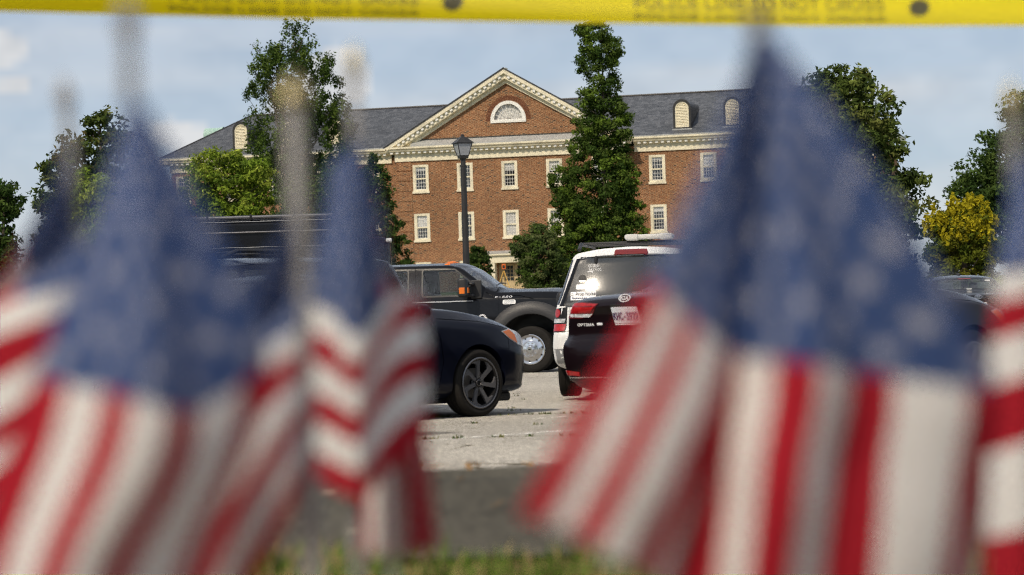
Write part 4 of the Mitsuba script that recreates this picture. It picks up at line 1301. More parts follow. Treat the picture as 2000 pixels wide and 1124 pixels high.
def plain_tail(car, b):
    for s in (-1, 1):
        tl = Polygon([(x * s, z) for x, z in [(.42, .97), (.60, 1.0), (.86, .98), (.86, .82), (.55, .84)]])
        car.lay('tail_light', tl, BACK, 'red_lens', None, .008, -.03, .04)
    p, n = surf(b, BACK, 0.0, 1.03)
    n = np.array([n[0], 0, n[2]])
    k = car.add('badge', stand(prism(oval(.070, .048).difference(oval(.060, .039)), .008, 'xy'), p + n * .002, n), 'chrome')
    car.add('badge_loops', stand(cat([prism(oval(.024, .045).difference(oval(.016, .036)), .008, 'xy'), prism(affinity.translate(oval(.047, .019).difference(oval(.038, .011)), 0, .022), .008, 'xy')]), p + n * .002, n), 'chrome', k)
    plate(car, b, .86, None, 0, None, False)
    car.add('roof_aerial', rbox(2.0, 2.12, -.03, .03, 1.43, 1.50, .02), 'black_plastic')
    car.add('brake_lamp', b.patch(Polygon([(-.12, 1.375), (.12, 1.375), (.12, 1.392), (-.12, 1.392)]), BACK, .004, -.01), 'dark_red_lens')
    pw = surf(b, BACK, .42, 1.34)[0]
    car.add('sticker', rbox(pw[0] - .012, pw[0] - .008, pw[1] - .05, pw[1] + .05, pw[2] - .012, pw[2] + .012, .002), 'sticker_white')
    pw = surf(b, BACK, .02, 1.185)[0]
    car.add('label_strip', rbox(pw[0] - .012, pw[0] - .008, pw[1] - .05, pw[1] + .05, pw[2] - .012, pw[2] + .012, .002), 'sticker_white')


sedan('sedan', 'dark navy sedan with grey swirl spoke wheel and amber headlight corner', 46, from_axle(925, 814, 46, 3.925, -.805), 'navy_paint')
h = math.radians(41)
kp = at(1224, 611, 23.6)
KY = 45
kc, ks = math.cos(math.radians(KY)), math.sin(math.radians(KY))
sedan('sedan', 'black sedan seen from behind with white licence plate and red and clear tail lamp', KY, (kp[0] - kc * .06, kp[1] - ks * .06, 0), 'plum_black_paint', rental_tail, 'five', 1.06)
tp2 = at(1911, 560, 46.5)
sedan('sedan', 'black sedan at far right with pale headrests behind its rear window', 90, (tp2[0], tp2[1], 0.06), 'black_paint', plain_tail, 'five')

# --- sport utility vehicles
SUV = [
    (0.00, .44, .60, .50, .78, .62, .84, 1.05, .80, 1.62, .60, 1.66),
    (0.06, .40, .66, .46, .86, .62, .90, 1.07, .85, 1.64, .64, 1.69),
    (0.22, .36, .70, .43, .90, .64, .925, 1.09, .87, 1.67, .66, 1.73),
    (0.80, .32, .72, .40, .915, .66, .93, 1.09, .875, 1.68, .67, 1.75),
    (2.00, .30, .72, .38, .915, .66, .93, 1.07, .88, 1.67, .67, 1.745),
    (2.60, .30, .72, .38, .91, .66, .925, 1.06, .88, 1.63, .67, 1.70),
    (3.42, .30, .72, .38, .91, .66, .925, 1.05, .88, 1.14, .76, 1.18),
    (4.00, .32, .70, .40, .91, .66, .925, 1.02, .87, 1.10, .72, 1.13),
    (4.45, .34, .66, .42, .86, .64, .88, .97, .82, 1.04, .66, 1.06),
    (4.66, .38, .58, .46, .74, .62, .76, .90, .70, .96, .58, .97),
    (4.72, .44, .48, .50, .60, .62, .62, .84, .56, .88, .48, .89)]


def squiggle(car, b, c, z, k):
    """A white script sticker on the glass."""
    r = np.random.default_rng(4)
    out = []
    for row, (n_, zz, w_) in enumerate(((5, .035, .020), (6, -.01, .022))):
        for i in range(n_):
            cx, cz = c - .055 + i * .024 + row * .008, z + zz + r.normal(0, .004)
            t = np.linspace(r.uniform(0, 2), r.uniform(4.2, 6.2), 10)
            pts = [surf(b, BACK, cx + .010 * math.cos(u), cz + .016 * math.sin(u))[0] + np.array([-.006, 0, 0]) for u in t]
            out.append(tube(pts, .003, 5))
    pts = [surf(b, BACK, c - .075 + u, z - .04 + .01 * math.sin(u * 60))[0] + np.array([-.006, 0, 0]) for u in np.linspace(0, .06, 8)]
    out.append(tube(pts, .009, 6))
    car.add('script_sticker', cat(out), 'sticker_white', k)


def suv(name, label, yaw, origin, paint_key, rescue=False):
    b = Body(SUV, rear=[(.40, .05), (.5, .0), (.78, .0), (.84, .045), (1.06, .055), (1.2, .1217), (1.32, .1734), (1.44, .2201), (1.54, .2552), (1.62, .2807), (1.66, .26), (1.76, .26)], front=[(.3, .05), (.5, 0), (.9, .02)], bow=.14)
    car = Car(name, label, 'suv', yaw, origin, b, paint_key)
    WX = (1.02, 3.86)
    for x in WX:
        for s in (-1, 1):
            b.cut(well(x, .38, .43, s, .38, 1.2))
    hatch = Polygon([(-.74, 1.085), (.74, 1.085), (.565, 1.625), (-.565, 1.625)])
    side = [rounded([(2.42, 1.12), (3.22, 1.12), (2.72, 1.58), (2.42, 1.60)], .03), rounded([(1.45, 1.13), (2.34, 1.12), (2.34, 1.60), (1.45, 1.60)], .03), rounded([(.40, 1.16), (1.35, 1.13), (1.35, 1.60), (.66, 1.60)], .03)]
    for d, f in ((RIGHT, lambda l: l), (LEFT, lambda l: [(-x, z) for x, z in l])):
        b.groove(f([(1.40, .55), (1.40, 1.1)]), d)
        b.groove(f([(2.38, .45), (2.38, 1.1)]), d)
        b.groove(f([(3.30, .45), (3.34, 1.08)]), d)
        b.groove(f([(.05, .80), (.30, .80), (.55, .76)]), d)
    b.groove([(-.70, 1.07), (-.71, .80), (.71, .80), (.70, 1.07)], BACK)
    b.groove([(-.9, .60), (.9, .60)], BACK, .008)
    car.add('body', b.result(), paint_key)
    hk = car.add('rear_window', b.sheet(hatch.buffer(.012), BACK, .007, .05), 'privacy_glass', smooth=True)
    for poly in side:
        for d, p in ((RIGHT, poly), (LEFT, flipx(poly))):
            car.lay('window', p, d, 'privacy_glass', None, .004, -.01, .08)
    car.lay('windscreen', Polygon([(-.72, 1.22), (.72, 1.22), (.60, 1.60), (-.60, 1.60)]), FRONT, 'privacy_glass', None, .004, -.01)
    for s in (-1, 1):
        dsw = (.9, .42 * (1 if s > 0 else -1) * -1, 0)
        d_, a, c = basis(dsw)
        pp = lambda pts: Polygon([(float(np.dot(q, a)), float(np.dot(q, c))) for q in pts])
        P3 = []
        for cc, z in ((-.725, 1.075), (-.885, 1.05), (-.90, .79), (-.76, .79)):
            q, _ = surf(b, BACK, cc * s * -1 if s > 0 else -cc, z)
            q, _ = surf(b, BACK, cc if s > 0 else -cc, z)
            P3.append(q)
        k = car.lay('tail_light', pp(P3), dsw, 'seal', None, .006, -.03, .05)
        for (z0_, z1_, bs) in ((.955, 1.055, 'red_lens'), (.895, .945, 'clear_lens'), (.80, .885, 'red_lens')):
            Q = []
            for cc, z in ((-.745, z1_), (-.885, z1_), (-.893, z0_), (-.765, z0_)):
                Q.append(surf(b, BACK, cc if s > 0 else -cc, z)[0])
            pl = pp(Q)
            car.lay('lens', pl.centroid.buffer(.047) if z0_ > .95 else pl.buffer(-.006).buffer(.004), dsw, bs, k, .014, -.01, .05)
        car.lay('pillar_panel', Polygon([((-.68) * s * -1, 1.085), (-.82 * s * -1, 1.085), (-.625 * s * -1, 1.615), (-.52 * s * -1, 1.625)]), BACK, 'black_paint', None, .0062, -.01, .016)
        car.lay('pillar_side', (lambda p: p if s < 0 else flipx(p))(Polygon([(.20, 1.10), (.42, 1.11), (.68, 1.61), (.43, 1.61)])), RIGHT if s < 0 else LEFT, 'black_paint', None, .004, -.01, .05)
        hz, _ = surf(b, BACK, .40 * s, 1.60)
        car.add('glass_hinge', rbox(hz[0] - .03, hz[0] + .02, hz[1] - .022, hz[1] + .022, hz[2] - .06, hz[2] + .045, .018), 'black_plastic', hk)
        car.add('roof_rail', cat([tube([(.45, s * .60, 1.72), (.62, s * .60, 1.79), (2.35, s * .60, 1.80), (2.55, s * .60, 1.73)], .022, 8)]), 'black_plastic')
        y0 = s * .94
        car.add('mirror', rbox(3.0, 3.16, min(y0, y0 + s * .2), max(y0, y0 + s * .2), 1.10, 1.28, .05), 'black_plastic')
        car.lay('headlight', Polygon([(.45 * s, .86), (.74 * s, .86), (.74 * s, 1.0), (.45 * s, 1.0)]), FRONT, 'clear_lens', None, .006, -.02)
        for x in WX:
            car.wheel(x, s * .80, .375, .25, 'five')
    for x in (.85, 1.45, 2.1):
        car.add('cross_bar', rbox(x - .03, x + .03, -.60, .60, 1.79, 1.815, .012), 'black_plastic')
    bl = Polygon([(-.20, 1.645), (.20, 1.645), (.175, 1.70), (-.175, 1.70)])
    car.lay('brake_lamp', rounded(list(bl.exterior.coords), .012), BACK, 'dark_red_lens', None, .018, -.02, .05)
    car.lay('bumper_step', Polygon([(-.86, .44), (.86, .44), (.88, .60), (-.88, .60)]), BACK, 'silver_paint', None, .008, -.02, .06)
    car.add('tow_hitch', rbox(-.08, .3, -.05, .05, .38, .46, .01), 'black_plastic')
    car.add('underside', rbox(.6, 4.1, -.62, .62, .24, .40, .03), 'interior_dark')
    if rescue:
        squiggle(car, b, -.42, 1.50, hk)
        def on(nm, poly, bs, out=.010, par=hk):
            return car.lay(nm, poly, BACK, bs, par, out, .004, .05)
        on('round_sticker', affinity.translate(oval(.048, .048), -.555, 1.385), 'print_black', .009)
        on('sticker_band', affinity.translate(oval(.045, .045), -.555, 1.385).intersection(sbox(-.7, 1.345, -.5, 1.366)), 'amber_lens', .011)
        on('oval_sticker', rounded([(-.63, 1.265), (-.525, 1.265), (-.525, 1.325), (-.63, 1.325)], .02), 'sticker_white')
        st = on('bumper_sticker', Polygon([(-.69, 1.145), (-.40, 1.145), (-.40, 1.24), (-.69, 1.24)]), 'sticker_white')
        p, n = surf(b, BACK, -.545, 1.205)
        for word, dy in (('I', .125), ('Prop Noise', -.03)):
            car.add('sticker_lettering', stand(text_on(word, .036, False, .002), p + n * .018 + np.array([0, dy, 0]), n, wide=.92), 'print_black', hk)
        p, n = surf(b, BACK, -.60, 1.162)
        car.add('sticker_small_print', stand(cat([prism(sbox(-.07 + i * .022, -.005, -.053 + i * .022, .005), .001, 'xy') for i in range(8)]), p + n * .018, n), 'plate_ink', hk)
        car.add('roof_light_bar', cat([rbox(.70, .92, -.46, .10, 1.83, 1.885, .02), rbox(.68, .94, -.45, -.30, 1.82, 1.89, .02), rbox(.68, .94, -.06, .09, 1.82, 1.89, .02)]), 'worn_paint')
    return car


sx = at(1233, 620, 28.7)
suv('suv', 'white suv with black pillars and stickers on its rear window behind the black sedan', 83.3, (sx[0], sx[1], 0), 'white_car_paint', True)
cx_ = at(515, 530, 27.0)[:2] + np.array([math.cos(h), math.sin(h)]) * 1.6
suv('suv', 'dark suv at left behind the flags, only its roof edge showing before the black bus', 221, (cx_[0], cx_[1], -0.06), 'navy_paint')

# --- black crew cab pickup truck
PK = [
    (-3.62, .62, .84, .70, .90, 1.0, .93, 1.34, .92, 1.90, .76, 1.94),
    (-3.50, .56, .86, .64, .96, 1.0, .985, 1.36, .96, 1.925, .79, 1.985),
    (-2.50, .52, .86, .60, .985, 1.0, 1.0, 1.36, .965, 1.94, .80, 2.0),
    (-1.50, .52, .86, .60, .985, 1.0, 1.0, 1.35, .965, 1.935, .80, 2.0),
    (-1.32, .52, .86, .60, .985, 1.0, 1.0, 1.34, .965, 1.90, .80, 1.985),
    (-1.00, .52, .86, .60, .985, 1.0, 1.0, 1.33, .965, 1.68, .825, 1.87),
    (-.72, .52, .86, .60, .985, 1.0, 1.0, 1.32, .965, 1.47, .85, 1.66),
    (-.52, .54, .86, .62, .985, 1.0, .99, 1.32, .955, 1.43, .84, 1.52),
    (-.34, .54, .86, .62, .985, 1.0, .985, 1.32, .95, 1.43, .82, 1.50),
    (.30, .54, .84, .62, .98, 1.0, .98, 1.30, .94, 1.42, .80, 1.495),
    (.72, .54, .80, .62, .95, 1.0, .96, 1.26, .92, 1.38, .76, 1.46),
    (.93, .56, .74, .64, .90, 1.0, .92, 1.20, .88, 1.32, .72, 1.39),
    (1.0, .62, .66, .70, .80, .98, .82, 1.14, .80, 1.24, .66, 1.29)]


def pickup(label, yaw, origin):
    b = Body(PK, nx=120, sm=1.0)
    car = Car('pickup_truck', label, 'pickup truck', yaw, origin, b, 'black_paint')
    for s in (-1, 1):
        b.cut(well(0, .47, .60, s, .45, 1.3))
    cav = Body([(r[0], r[7] - .35, r[8] - .1, r[7] - .3, r[8] - .05, r[7] - .1, r[8], r[7], r[8], r[9], r[10], r[11]) for r in PK if -3.55 < r[0] < -.5], nx=30, inset=0.055)
    b.cut(cav.solid)
    fwin = rounded([(-1.93, 1.40), (-.90, 1.40), (-1.02, 1.58), (-1.36, 1.86), (-1.93, 1.87)], .035)
    rwin = rounded([(-3.10, 1.40), (-2.20, 1.40), (-2.20, 1.87), (-3.10, 1.87)], .04)
    ws = Polygon([(-.84, 1.52), (.84, 1.52), (.72, 1.90), (-.72, 1.90)])
    bg = Polygon([(-.66, 1.45), (.66, 1.45), (.62, 1.82), (-.62, 1.82)])
    carve(b, [(fwin, RIGHT, -1.3, -.4), (rwin, RIGHT, -1.3, -.4), (flipx(fwin), LEFT, -1.3, -.4), (flipx(rwin), LEFT, -1.3, -.4), (ws, FRONT, .2, 1.75), (bg, BACK, -4.0, -3.3)])
    for d, f in ((RIGHT, lambda l: l), (LEFT, lambda l: [(-x, z) for x, z in l])):
        b.groove(f([(-2.06, .62), (-2.06, 1.90)]), d, .014)
        b.groove(f([(-.58, .70), (-.56, 1.30), (-.80, 1.44)]), d, .014)
        b.groove(f([(-3.25, .62), (-3.25, 1.90)]), d, .012)
        b.groove(f([(-.56, 1.36), (-.2, 1.365), (.05, 1.30)]), d, .010)
    body = car.add('body', b.result(), 'black_paint')
    for poly, d in ((fwin, RIGHT), (rwin, RIGHT), (flipx(fwin), LEFT), (flipx(rwin), LEFT)):
        w = car.add('window', b.sheet(poly, d, -0.008), 'tint_glass')
        car.lay('seal', ring(poly.buffer(.022), .028), d, 'seal', w, .003, -.012)
    car.add('windscreen', b.sheet(ws, FRONT, -0.004), 'tint_glass')
    car.add('rear_window', b.sheet(bg, BACK, -0.004), 'tint_glass')
    for s in (-1, 1):
        d = RIGHT if s < 0 else LEFT
        mx = (lambda p: p) if s < 0 else flipx
        car.lay('belt_trim', mx(sbox(-3.2, 1.285, -1.02, 1.305)), d, 'silver_paint', None, .010, -.01)
        q = surf(b, d, -.62 if s < 0 else .62, 1.2)[0]
        # wheel arch flare
        t = np.linspace(math.radians(-12), math.radians(192), 41)
        sec = [(.585, .985), (.600, 1.055), (.66, 1.065), (.76, 1.045), (.83, .985), (.80, .95), (.62, .95)]
        V = np.array([[(r * math.cos(u), s * y_, .47 + r * math.sin(u) * .95) for r, y_ in sec] for u in t])
        nS = len(sec)
        qd = np.array([[i * nS + j, (i + 1) * nS + j, (i + 1) * nS + (j + 1) % nS, i * nS + (j + 1) % nS] for i in range(len(t) - 1) for j in range(nS)])
        m = trimesh.Trimesh(V.reshape(-1, 3), np.vstack([qd[:, [0, 1, 2]], qd[:, [0, 2, 3]]]), process=False)
        if s > 0:
            m.invert()
        car.add('arch_flare', m, 'grey_plastic', smooth=40)
        # towing mirror
        y0 = s * 1.16
        mk = car.add('mirror', cat([rbox(-1.23, -1.06, min(y0, y0 + s * .24), max(y0, y0 + s * .24), 1.36, 1.70, .045)]), 'black_plastic')
        ym = y0 + s * .05
        car.add('amber_marker', rbox(-1.085, -1.045, min(ym, ym + s * .14), max(ym, ym + s * .14), 1.43, 1.53, .012), 'amber_lens', mk)
        if s < 0:
            car.add('side_marker', rbox(-1.20, -1.10, -1.412, -1.395, 1.42, 1.53, .006), 'amber_lens', mk)
        car.add('mirror_arm', cat([rbox(-1.10, -.98, min(s * .93, s * 1.20), max(s * .93, s * 1.20), 1.57, 1.62, .02), rbox(-1.10, -.98, min(s * .93, s * 1.20), max(s * .93, s * 1.20), 1.36, 1.42, .02), rbox(-1.06, -.86, min(s * .94, s * .99), max(s * .94, s * .99), 1.33, 1.66, .02)]), 'black_plastic', mk)
        car.lay('door_handle', mx(rounded([(-1.92, 1.13), (-1.72, 1.13), (-1.72, 1.17), (-1.92, 1.17)], .015)), d, 'black_plastic', None, .035, -.01)
        pv, nv = surf(b, d, (-.38 if s < 0 else .38), 1.255)
        vent = prism(rounded([(-.115, -.04), (.115, -.04), (.115, .04), (-.115, .04)], .025), .014, 'xy')
        k = car.add('side_vent', stand(vent, pv + nv * .001, nv), 'sticker_white')
        for z in (-.022, 0, .022):
            car.add('slot', stand(prism(sbox(-.085, z - .005, .085, z + .005), .003, 'xy'), pv + nv * .015, nv), 'silver_paint', k)
        pv, nv = surf(b, d, (-.48 if s < 0 else .48), 1.345)
        car.add('model_lettering', stand(text_on('F-550', .046), pv + nv * .003, nv, wide=1.55, slant=.25), 'letter_silver')
        # half-gear emblem on the lower door
        pv, nv = surf(b, d, (-.86 if s < 0 else .86), .985)
        gear = oval(.058, .058).difference(oval(.042, .042)).union(sbox(-.085, -.016, .085, .008))
        for i in range(7):
            u = math.pi * (i + .5) / 7
            gear = gear.union(affinity.translate(affinity.rotate(sbox(-.010, -.010, .010, .010), math.degrees(u)), .063 * math.cos(u), .063 * math.sin(u)))
        gear = gear.difference(sbox(-.2, -.2, .2, -.017))
        car.add('gear_emblem', stand(prism(gear, .006, 'xy'), pv + nv * .003, nv), 'letter_silver')
        car.wheel(0, s * .945, .408, .245, 'truck', -7)
        for yy in (.96, .70):
            car.wheel(-4.35, s * yy, .408, .23, 'truck')
        car.lay('headlight', Polygon([(.52 * s, .95), (.84 * s, .95), (.84 * s, 1.15), (.52 * s, 1.15)]), FRONT, 'clear_lens', None, .006, -.02)
        car.add('running_board', rbox(-3.3, -.75, min(s * .86, s * 1.04), max(s * .86, s * 1.04), .46, .52, .02), 'black_plastic')
    for y in (-.62, -.28, 0, .28, .62):
        zt = 2.0 - .055 * (y / .62) ** 2
        m = lathe([(0, .055), (.03, .05), (.05, .03), (.055, 0), (0, 0)], 14, 'z')
        m.apply_scale([1.25, 1.0, .8])
        car.add('roof_marker', m.apply_translation([-1.52, y, zt - .012]), 'amber_lens')
    car.add('wiper', tube([(-.62, -.78, 1.56), (-.60, -.45, 1.60), (-.56, -.05, 1.60)], .011, 6), 'seal')
    car.lay('grille', rounded([(-.48, .90), (.48, .90), (.48, 1.2), (-.48, 1.2)], .05), FRONT, 'chrome', None, .02, -.02)
    car.add('bumper', rbox(.85, 1.12, -.98, .98, .56, .80, .06), 'chrome')
    bed = car.add('service_bed', cat([rbox(-6.3, -3.72, -1.02, -.55, .75, 1.30, .03), rbox(-6.3, -3.72, .55, 1.02, .75, 1.30, .03), rbox(-6.3, -3.72, -.6, .6, .75, .95, .02)]), 'black_paint')
    car.add('chassis_rail', cat([rbox(-6.3, .9, -.45, -.33, .55, .70, .01), rbox(-6.3, .9, .33, .45, .55, .70, .01)]), 'black_plastic')
    seats(car, (-2.95, -1.9), .95, .42, .50)
    car.add('steering_wheel', tube([(-1.28 + .06 * math.sin(t), .45 + .19 * math.cos(t), 1.33 + .17 * math.sin(t)) for t in np.linspace(0, 2 * np.pi, 25)], .016, 6), 'seal')
    return car


pickup('black crew cab pickup truck with chrome front wheel and orange roof markers', -8, from_axle(1041, 728, -8, 0.0, -.93))

# --- black enclosed trailer behind
bus = thing('trailer', 'black enclosed trailer with pale roof rail and trim lines at left behind the flags', 'trailer')
TB = T().translate([float(at(748, 520, 60.0)[0]), 60.0, 0.0]).rotate([0, 0, 1], 2)


def bus_part(n_, m, bs, par=None, smooth=30):
    return put(n_, m, bs, par or bus, smooth=smooth, tw=TB)


bus_part('body', rbox(-5.5, -.25, -1.25, 1.25, .55, 3.42, .14), 'black_paint')
bus_part('nose', rbox(-.5, .2, -1.2, 1.2, .6, 2.95, .2), 'black_paint')
bus_part('roof_rail', rbox(-5.4, -.4, -1.22, -1.10, 3.43, 3.51, .03), 'bright_lip')
for k in range(5):
    bus_part('rail_clip', rbox(-5.0 + k * 1.0, -4.95 + k * 1.0, -1.24, -1.08, 3.40, 3.53, .01), 'seal')
bus_part('roof_slab', rbox(-5.35, -.5, -1.05, 1.05, 3.38, 3.47, .03), 'silver_paint')
for z in (3.36, 2.77, 2.66):
    bus_part('trim_strip', rbox(-5.4, -.45, -1.268, -1.243, z, z + .014, .004), 'silver_paint')
bus_part('awning_tube', tube([(-5.3, -1.29, 3.12), (-.6, -1.29, 3.12)], .024, 10), 'bright_lip')
bus_part('side_door', rbox(-2.2, -1.35, -1.264, -1.243, .8, 2.6, .006), 'black_plastic')
bus_part('vent', rbox(-2.1, -1.9, -1.275, -1.243, 2.80, 2.95, .006), 'silver_paint')
bus_part('front_lamp', rbox(.10, .24, -1.19, -.80, 2.80, 2.90, .03), 'clear_lens')
for x in (-3.3, -2.5):
    for s in (-1, 1):
        bus_part('mudguard', rbox(x - .45, x + .45, s * 1.27 - .02, s * 1.27 + .02, .72, .85, .015), 'black_plastic')
        k = numbered(f'{bus}__wheel')
        bus_part('tyre', lathe([(.22, -.11), (.33, -.12), (.36, -.1), (.36, .1), (.33, .12), (.22, .11), (.22, -.11)], 40).apply_translation([x, s * 1.10, .36]), 'rubber', k)
        bus_part('rim', lathe([(0, -.06), (.15, -.08), (.22, -.1), (.22, .08), (0, .08)], 32).apply_translation([x, s * 1.10, .36]), 'alloy', k)
bus_part('drawbar', rbox(.0, 1.3, -.08, .08, .45, .6, .02), 'black_plastic')

# ------------------------------------------------------------------ trees and shrubs
def grow(key_name, label, D, base, outline, n_clump, per, leaf, tint, cat_='tree', clump=0.45, depth=0.8, stems=1, upright=False, seed=0, twigs=20, flower=None, gap=0.0, group=None, hollow=0.55, trunk_r=0.16, metres=None):
    """A tree: trunk and limbs, and a crown of separate leaves in clumps. outline: rows of (picture y, left x, right x) at distance D, turned into metres."""
    r = np.random.default_rng(seed)
    key = thing(key_name, label, cat_, group)
    bp = np.array([base[0], D, 0.0]) if metres else at(base[0], base[1], D)
    gz = float(ground_z(bp[0], D)) if not metres else 0.0
    rows = []
    for y, xl, xr in outline:
        a, b = (np.array([xl, D, y]), np.array([xr, D, y])) if metres else (at(xl, y, D), at(xr, y, D))
        rows.append((max((a[2] + b[2]) / 2, gz), a[0], b[0]))
    rows = np.array(sorted(rows))
    Z, XL, XR = rows.T
    zlo, zhi = Z[0], Z[-1]
    fl, fr = PchipInterpolator(Z, XL), PchipInterpolator(Z, XR)
    area = np.cumsum(np.maximum(fr(np.linspace(zlo, zhi, 200)) - fl(np.linspace(zlo, zhi, 200)), 0.2) ** 1.6)
    C, R = [], []
    k = 0
    while len(C) < n_clump and k < n_clump * 30:
        k += 1
        z = np.interp(r.random(), area / area[-1], np.linspace(zlo, zhi, 200))
        xl, xr = float(fl(z)), float(fr(z))
        hw = (xr - xl) / 2
        th = r.uniform(0, 2 * np.pi)
        rad = max(hollow, r.random() ** 0.5) if r.random() < 0.85 else r.random()
        cr = clump * r.uniform(0.6, 1.25)
        inner = max(hw - cr * 0.4, 0.1)
        c = np.array([(xl + xr) / 2 + inner * rad * math.cos(th), D + inner * depth * rad * math.sin(th), z])
        if gap and meshkit.noise(c[None] * np.array([0.9, 0.9, 0.6]) + seed * 7.1)[0] < gap:
            continue
        C.append(c)
        R.append(cr)
    C, R = np.array(C), np.array(R)
    N = len(C) * per
    ci = np.repeat(np.arange(len(C)), per)
    g = r.normal(0, 1, (N, 3))
    g /= np.linalg.norm(g, axis=1, keepdims=True)
    p = C[ci] + g * (R[ci] * r.random(N) ** 0.45)[:, None] * np.array([1, 1, 1.5 if upright else 0.72])
    out = g * 0.7 + r.normal(0, 0.6, (N, 3)) + np.array([0, -0.1, 0.35])
    nrm = out / np.linalg.norm(out, axis=1, keepdims=True)
    a = np.cross(nrm, r.normal(0, 1, (N, 3)))
    a /= np.linalg.norm(a, axis=1, keepdims=True)
    b = np.cross(nrm, a)
    L = leaf * r.uniform(0.6, 1.3, N)[:, None]
    bend = nrm * L * 0.18
    V = np.stack([p - a * L, p + b * L * 0.46 - bend, p + a * L, p - b * L * 0.46 - bend], 1).reshape(-1, 3)
    i = np.arange(N)[:, None] * 4
    Fc = np.vstack([i + np.array([[0, 1, 2]]), i + np.array([[0, 2, 3]])])
    tints = np.array(tint)
    col = tints[r.integers(0, len(tints), len(C))][ci] * r.uniform(0.7, 1.35, (N, 1)) * np.array([1.46, 1.40, 1.25])
    col = col * np.where(r.random((N, 1)) < 0.03, 1.7, 1.0)
    crown = put('crown', trimesh.Trimesh(V, Fc, process=False), 'foliage', key, color=np.repeat(np.clip(col, 0, 0.6), 4, 0))
    # trunk, stems and limbs
    bx, by = bp[0], D
    wood = []
    zt = zlo + (zhi - zlo) * 0.9
    for s in range(stems):
        ox, oy = (0, 0) if stems == 1 else (r.normal(0, 0.25), r.normal(0, 0.25))
        top_x = (float(fl(zt)) + float(fr(zt))) / 2 if stems == 1 else 0.0
        ze = zt if stems == 1 else zlo + (zhi - zlo) * r.uniform(0.55, 0.86)
        if stems > 1:
            top_x = (float(fl(ze)) + float(fr(ze))) / 2 + (float(fr(ze)) - float(fl(ze))) * r.uniform(-0.33, 0.33)
        u = np.linspace(0, 1, 9)
        wood.append(tube(np.stack([bx + ox + (top_x - bx - ox) * u ** 1.2 + 0.06 * np.sin(u * 9 + s), by + oy + 0.06 * np.cos(u * 7), gz - 0.15 + (ze - gz) * u], 1), trunk_r * (1 - 0.85 * u) / math.sqrt(stems) + 0.012, 7))
    trunk = put('trunk', cat(wood[:1]), 'bark', key, smooth=True)
    for w in wood[1:]:
        put('stem', w, 'bark', key, smooth=True)
    limbs = []
    for j in r.choice(len(C), min(twigs, len(C)), replace=False):
        c = C[j]
        zs = max(gz + 0.4, c[2] - (0.35 + 0.5 * r.random()) * abs(c[0] - bx) - (1.2 if upright else 0.3))
        u_ = np.clip((zs - gz) / max(zt - gz, .1), 0, 1)
        s0 = np.array([bx + ((float(fl(zt)) + float(fr(zt))) / 2 - bx) * u_ ** 1.2, by, zs])
        mid = (s0 + c) / 2 + r.normal(0, 0.12, 3) + np.array([0, 0, -0.1])
        limbs.append(tube([s0, mid, c, c + (c - mid) * 0.25], [0.035, 0.024, 0.012, 0.005], 5))
    put('limbs', cat(limbs), 'bark', key, smooth=True, stuff=True)
    if flower:
        n_, size, colr = flower
        sel = r.integers(0, len(C), n_ * 3)
        P = C[sel] + r.normal(0, 1, (len(sel), 3)) * R[sel][:, None] * 0.5 + np.array([0, -0.1, 0.2])
        top_ = np.argsort(-(P[:, 2] * 1.0 - np.abs(P[:, 0] - bx) * 0.15 - (P[:, 1] - D) * 0.5))[:n_] if size > 0.1 else np.arange(n_)
        V, Fc, Cc = [], [], []
        for q in P[top_]:
            for _ in range(16 if size > 0.1 else 5):
                o = q + r.normal(0, size * 0.3, 3) * (np.array([.5, .5, 1.5]) if size > 0.1 else 1)
                d1, d2 = r.normal(0, size * 0.22, 3), r.normal(0, size * 0.22, 3)
                k = len(V)
                V += [o - d1, o + d2, o + d1, o - d2]
                Fc += [[k, k + 1, k + 2], [k, k + 2, k + 3]]
                Cc += [np.array(colr) * r.uniform(0.65, 1.15)] * 4
        put('blossom', trimesh.Trimesh(V, Fc, process=False), 'foliage', key, color=np.array(Cc), stuff=True)
    return key


DARK = [(0.030, 0.055, 0.016), (0.042, 0.072, 0.020), (0.055, 0.088, 0.024), (0.024, 0.046, 0.014)]
OAK = [(0.034, 0.062, 0.016), (0.050, 0.085, 0.020), (0.070, 0.108, 0.026), (0.028, 0.050, 0.014)]
LIGHT = [(0.105, 0.165, 0.022), (0.135, 0.190, 0.026), (0.080, 0.130, 0.022), (0.160, 0.205, 0.035)]
MAG = [(0.040, 0.062, 0.018), (0.058, 0.082, 0.022), (0.085, 0.100, 0.030), (0.030, 0.048, 0.015), (0.075, 0.066, 0.024)]
GREY = [(0.065, 0.090, 0.035), (0.085, 0.105, 0.045), (0.050, 0.078, 0.028)]

grow('columnar_tree', 'tall dark columnar oak standing before the right half of the brick facade', 148, (1188, 560), [(42, 1140, 1200), (60, 1122, 1198), (95, 1122, 1226), (130, 1125, 1212), (190, 1124, 1222), (235, 1112, 1240), (300, 1104, 1236), (340, 1072, 1250), (385, 1066, 1252), (440, 1072, 1268), (500, 1052, 1272), (565, 1050, 1270)], 980, 80, 0.105, [(0.030, 0.056, 0.014), (0.044, 0.075, 0.018), (0.062, 0.096, 0.023), (0.080, 0.130, 0.022)], clump=0.46, seed=1, twigs=60, hollow=0.6)
grow('upright_tree', 'tall loose upright tree with many stems rising above the left roof', 150, (585, 560), [(32, 535, 612), (60, 515, 622), (90, 488, 640), (120, 474, 662), (165, 470, 672), (215, 466, 690), (260, 460, 692), (320, 468, 690), (400, 490, 692), (480, 520, 690), (560, 535, 680)], 760, 60, 0.10, OAK, clump=0.36, stems=9, upright=True, seed=2, twigs=70, gap=0.40, hollow=0.2, trunk_r=0.28)
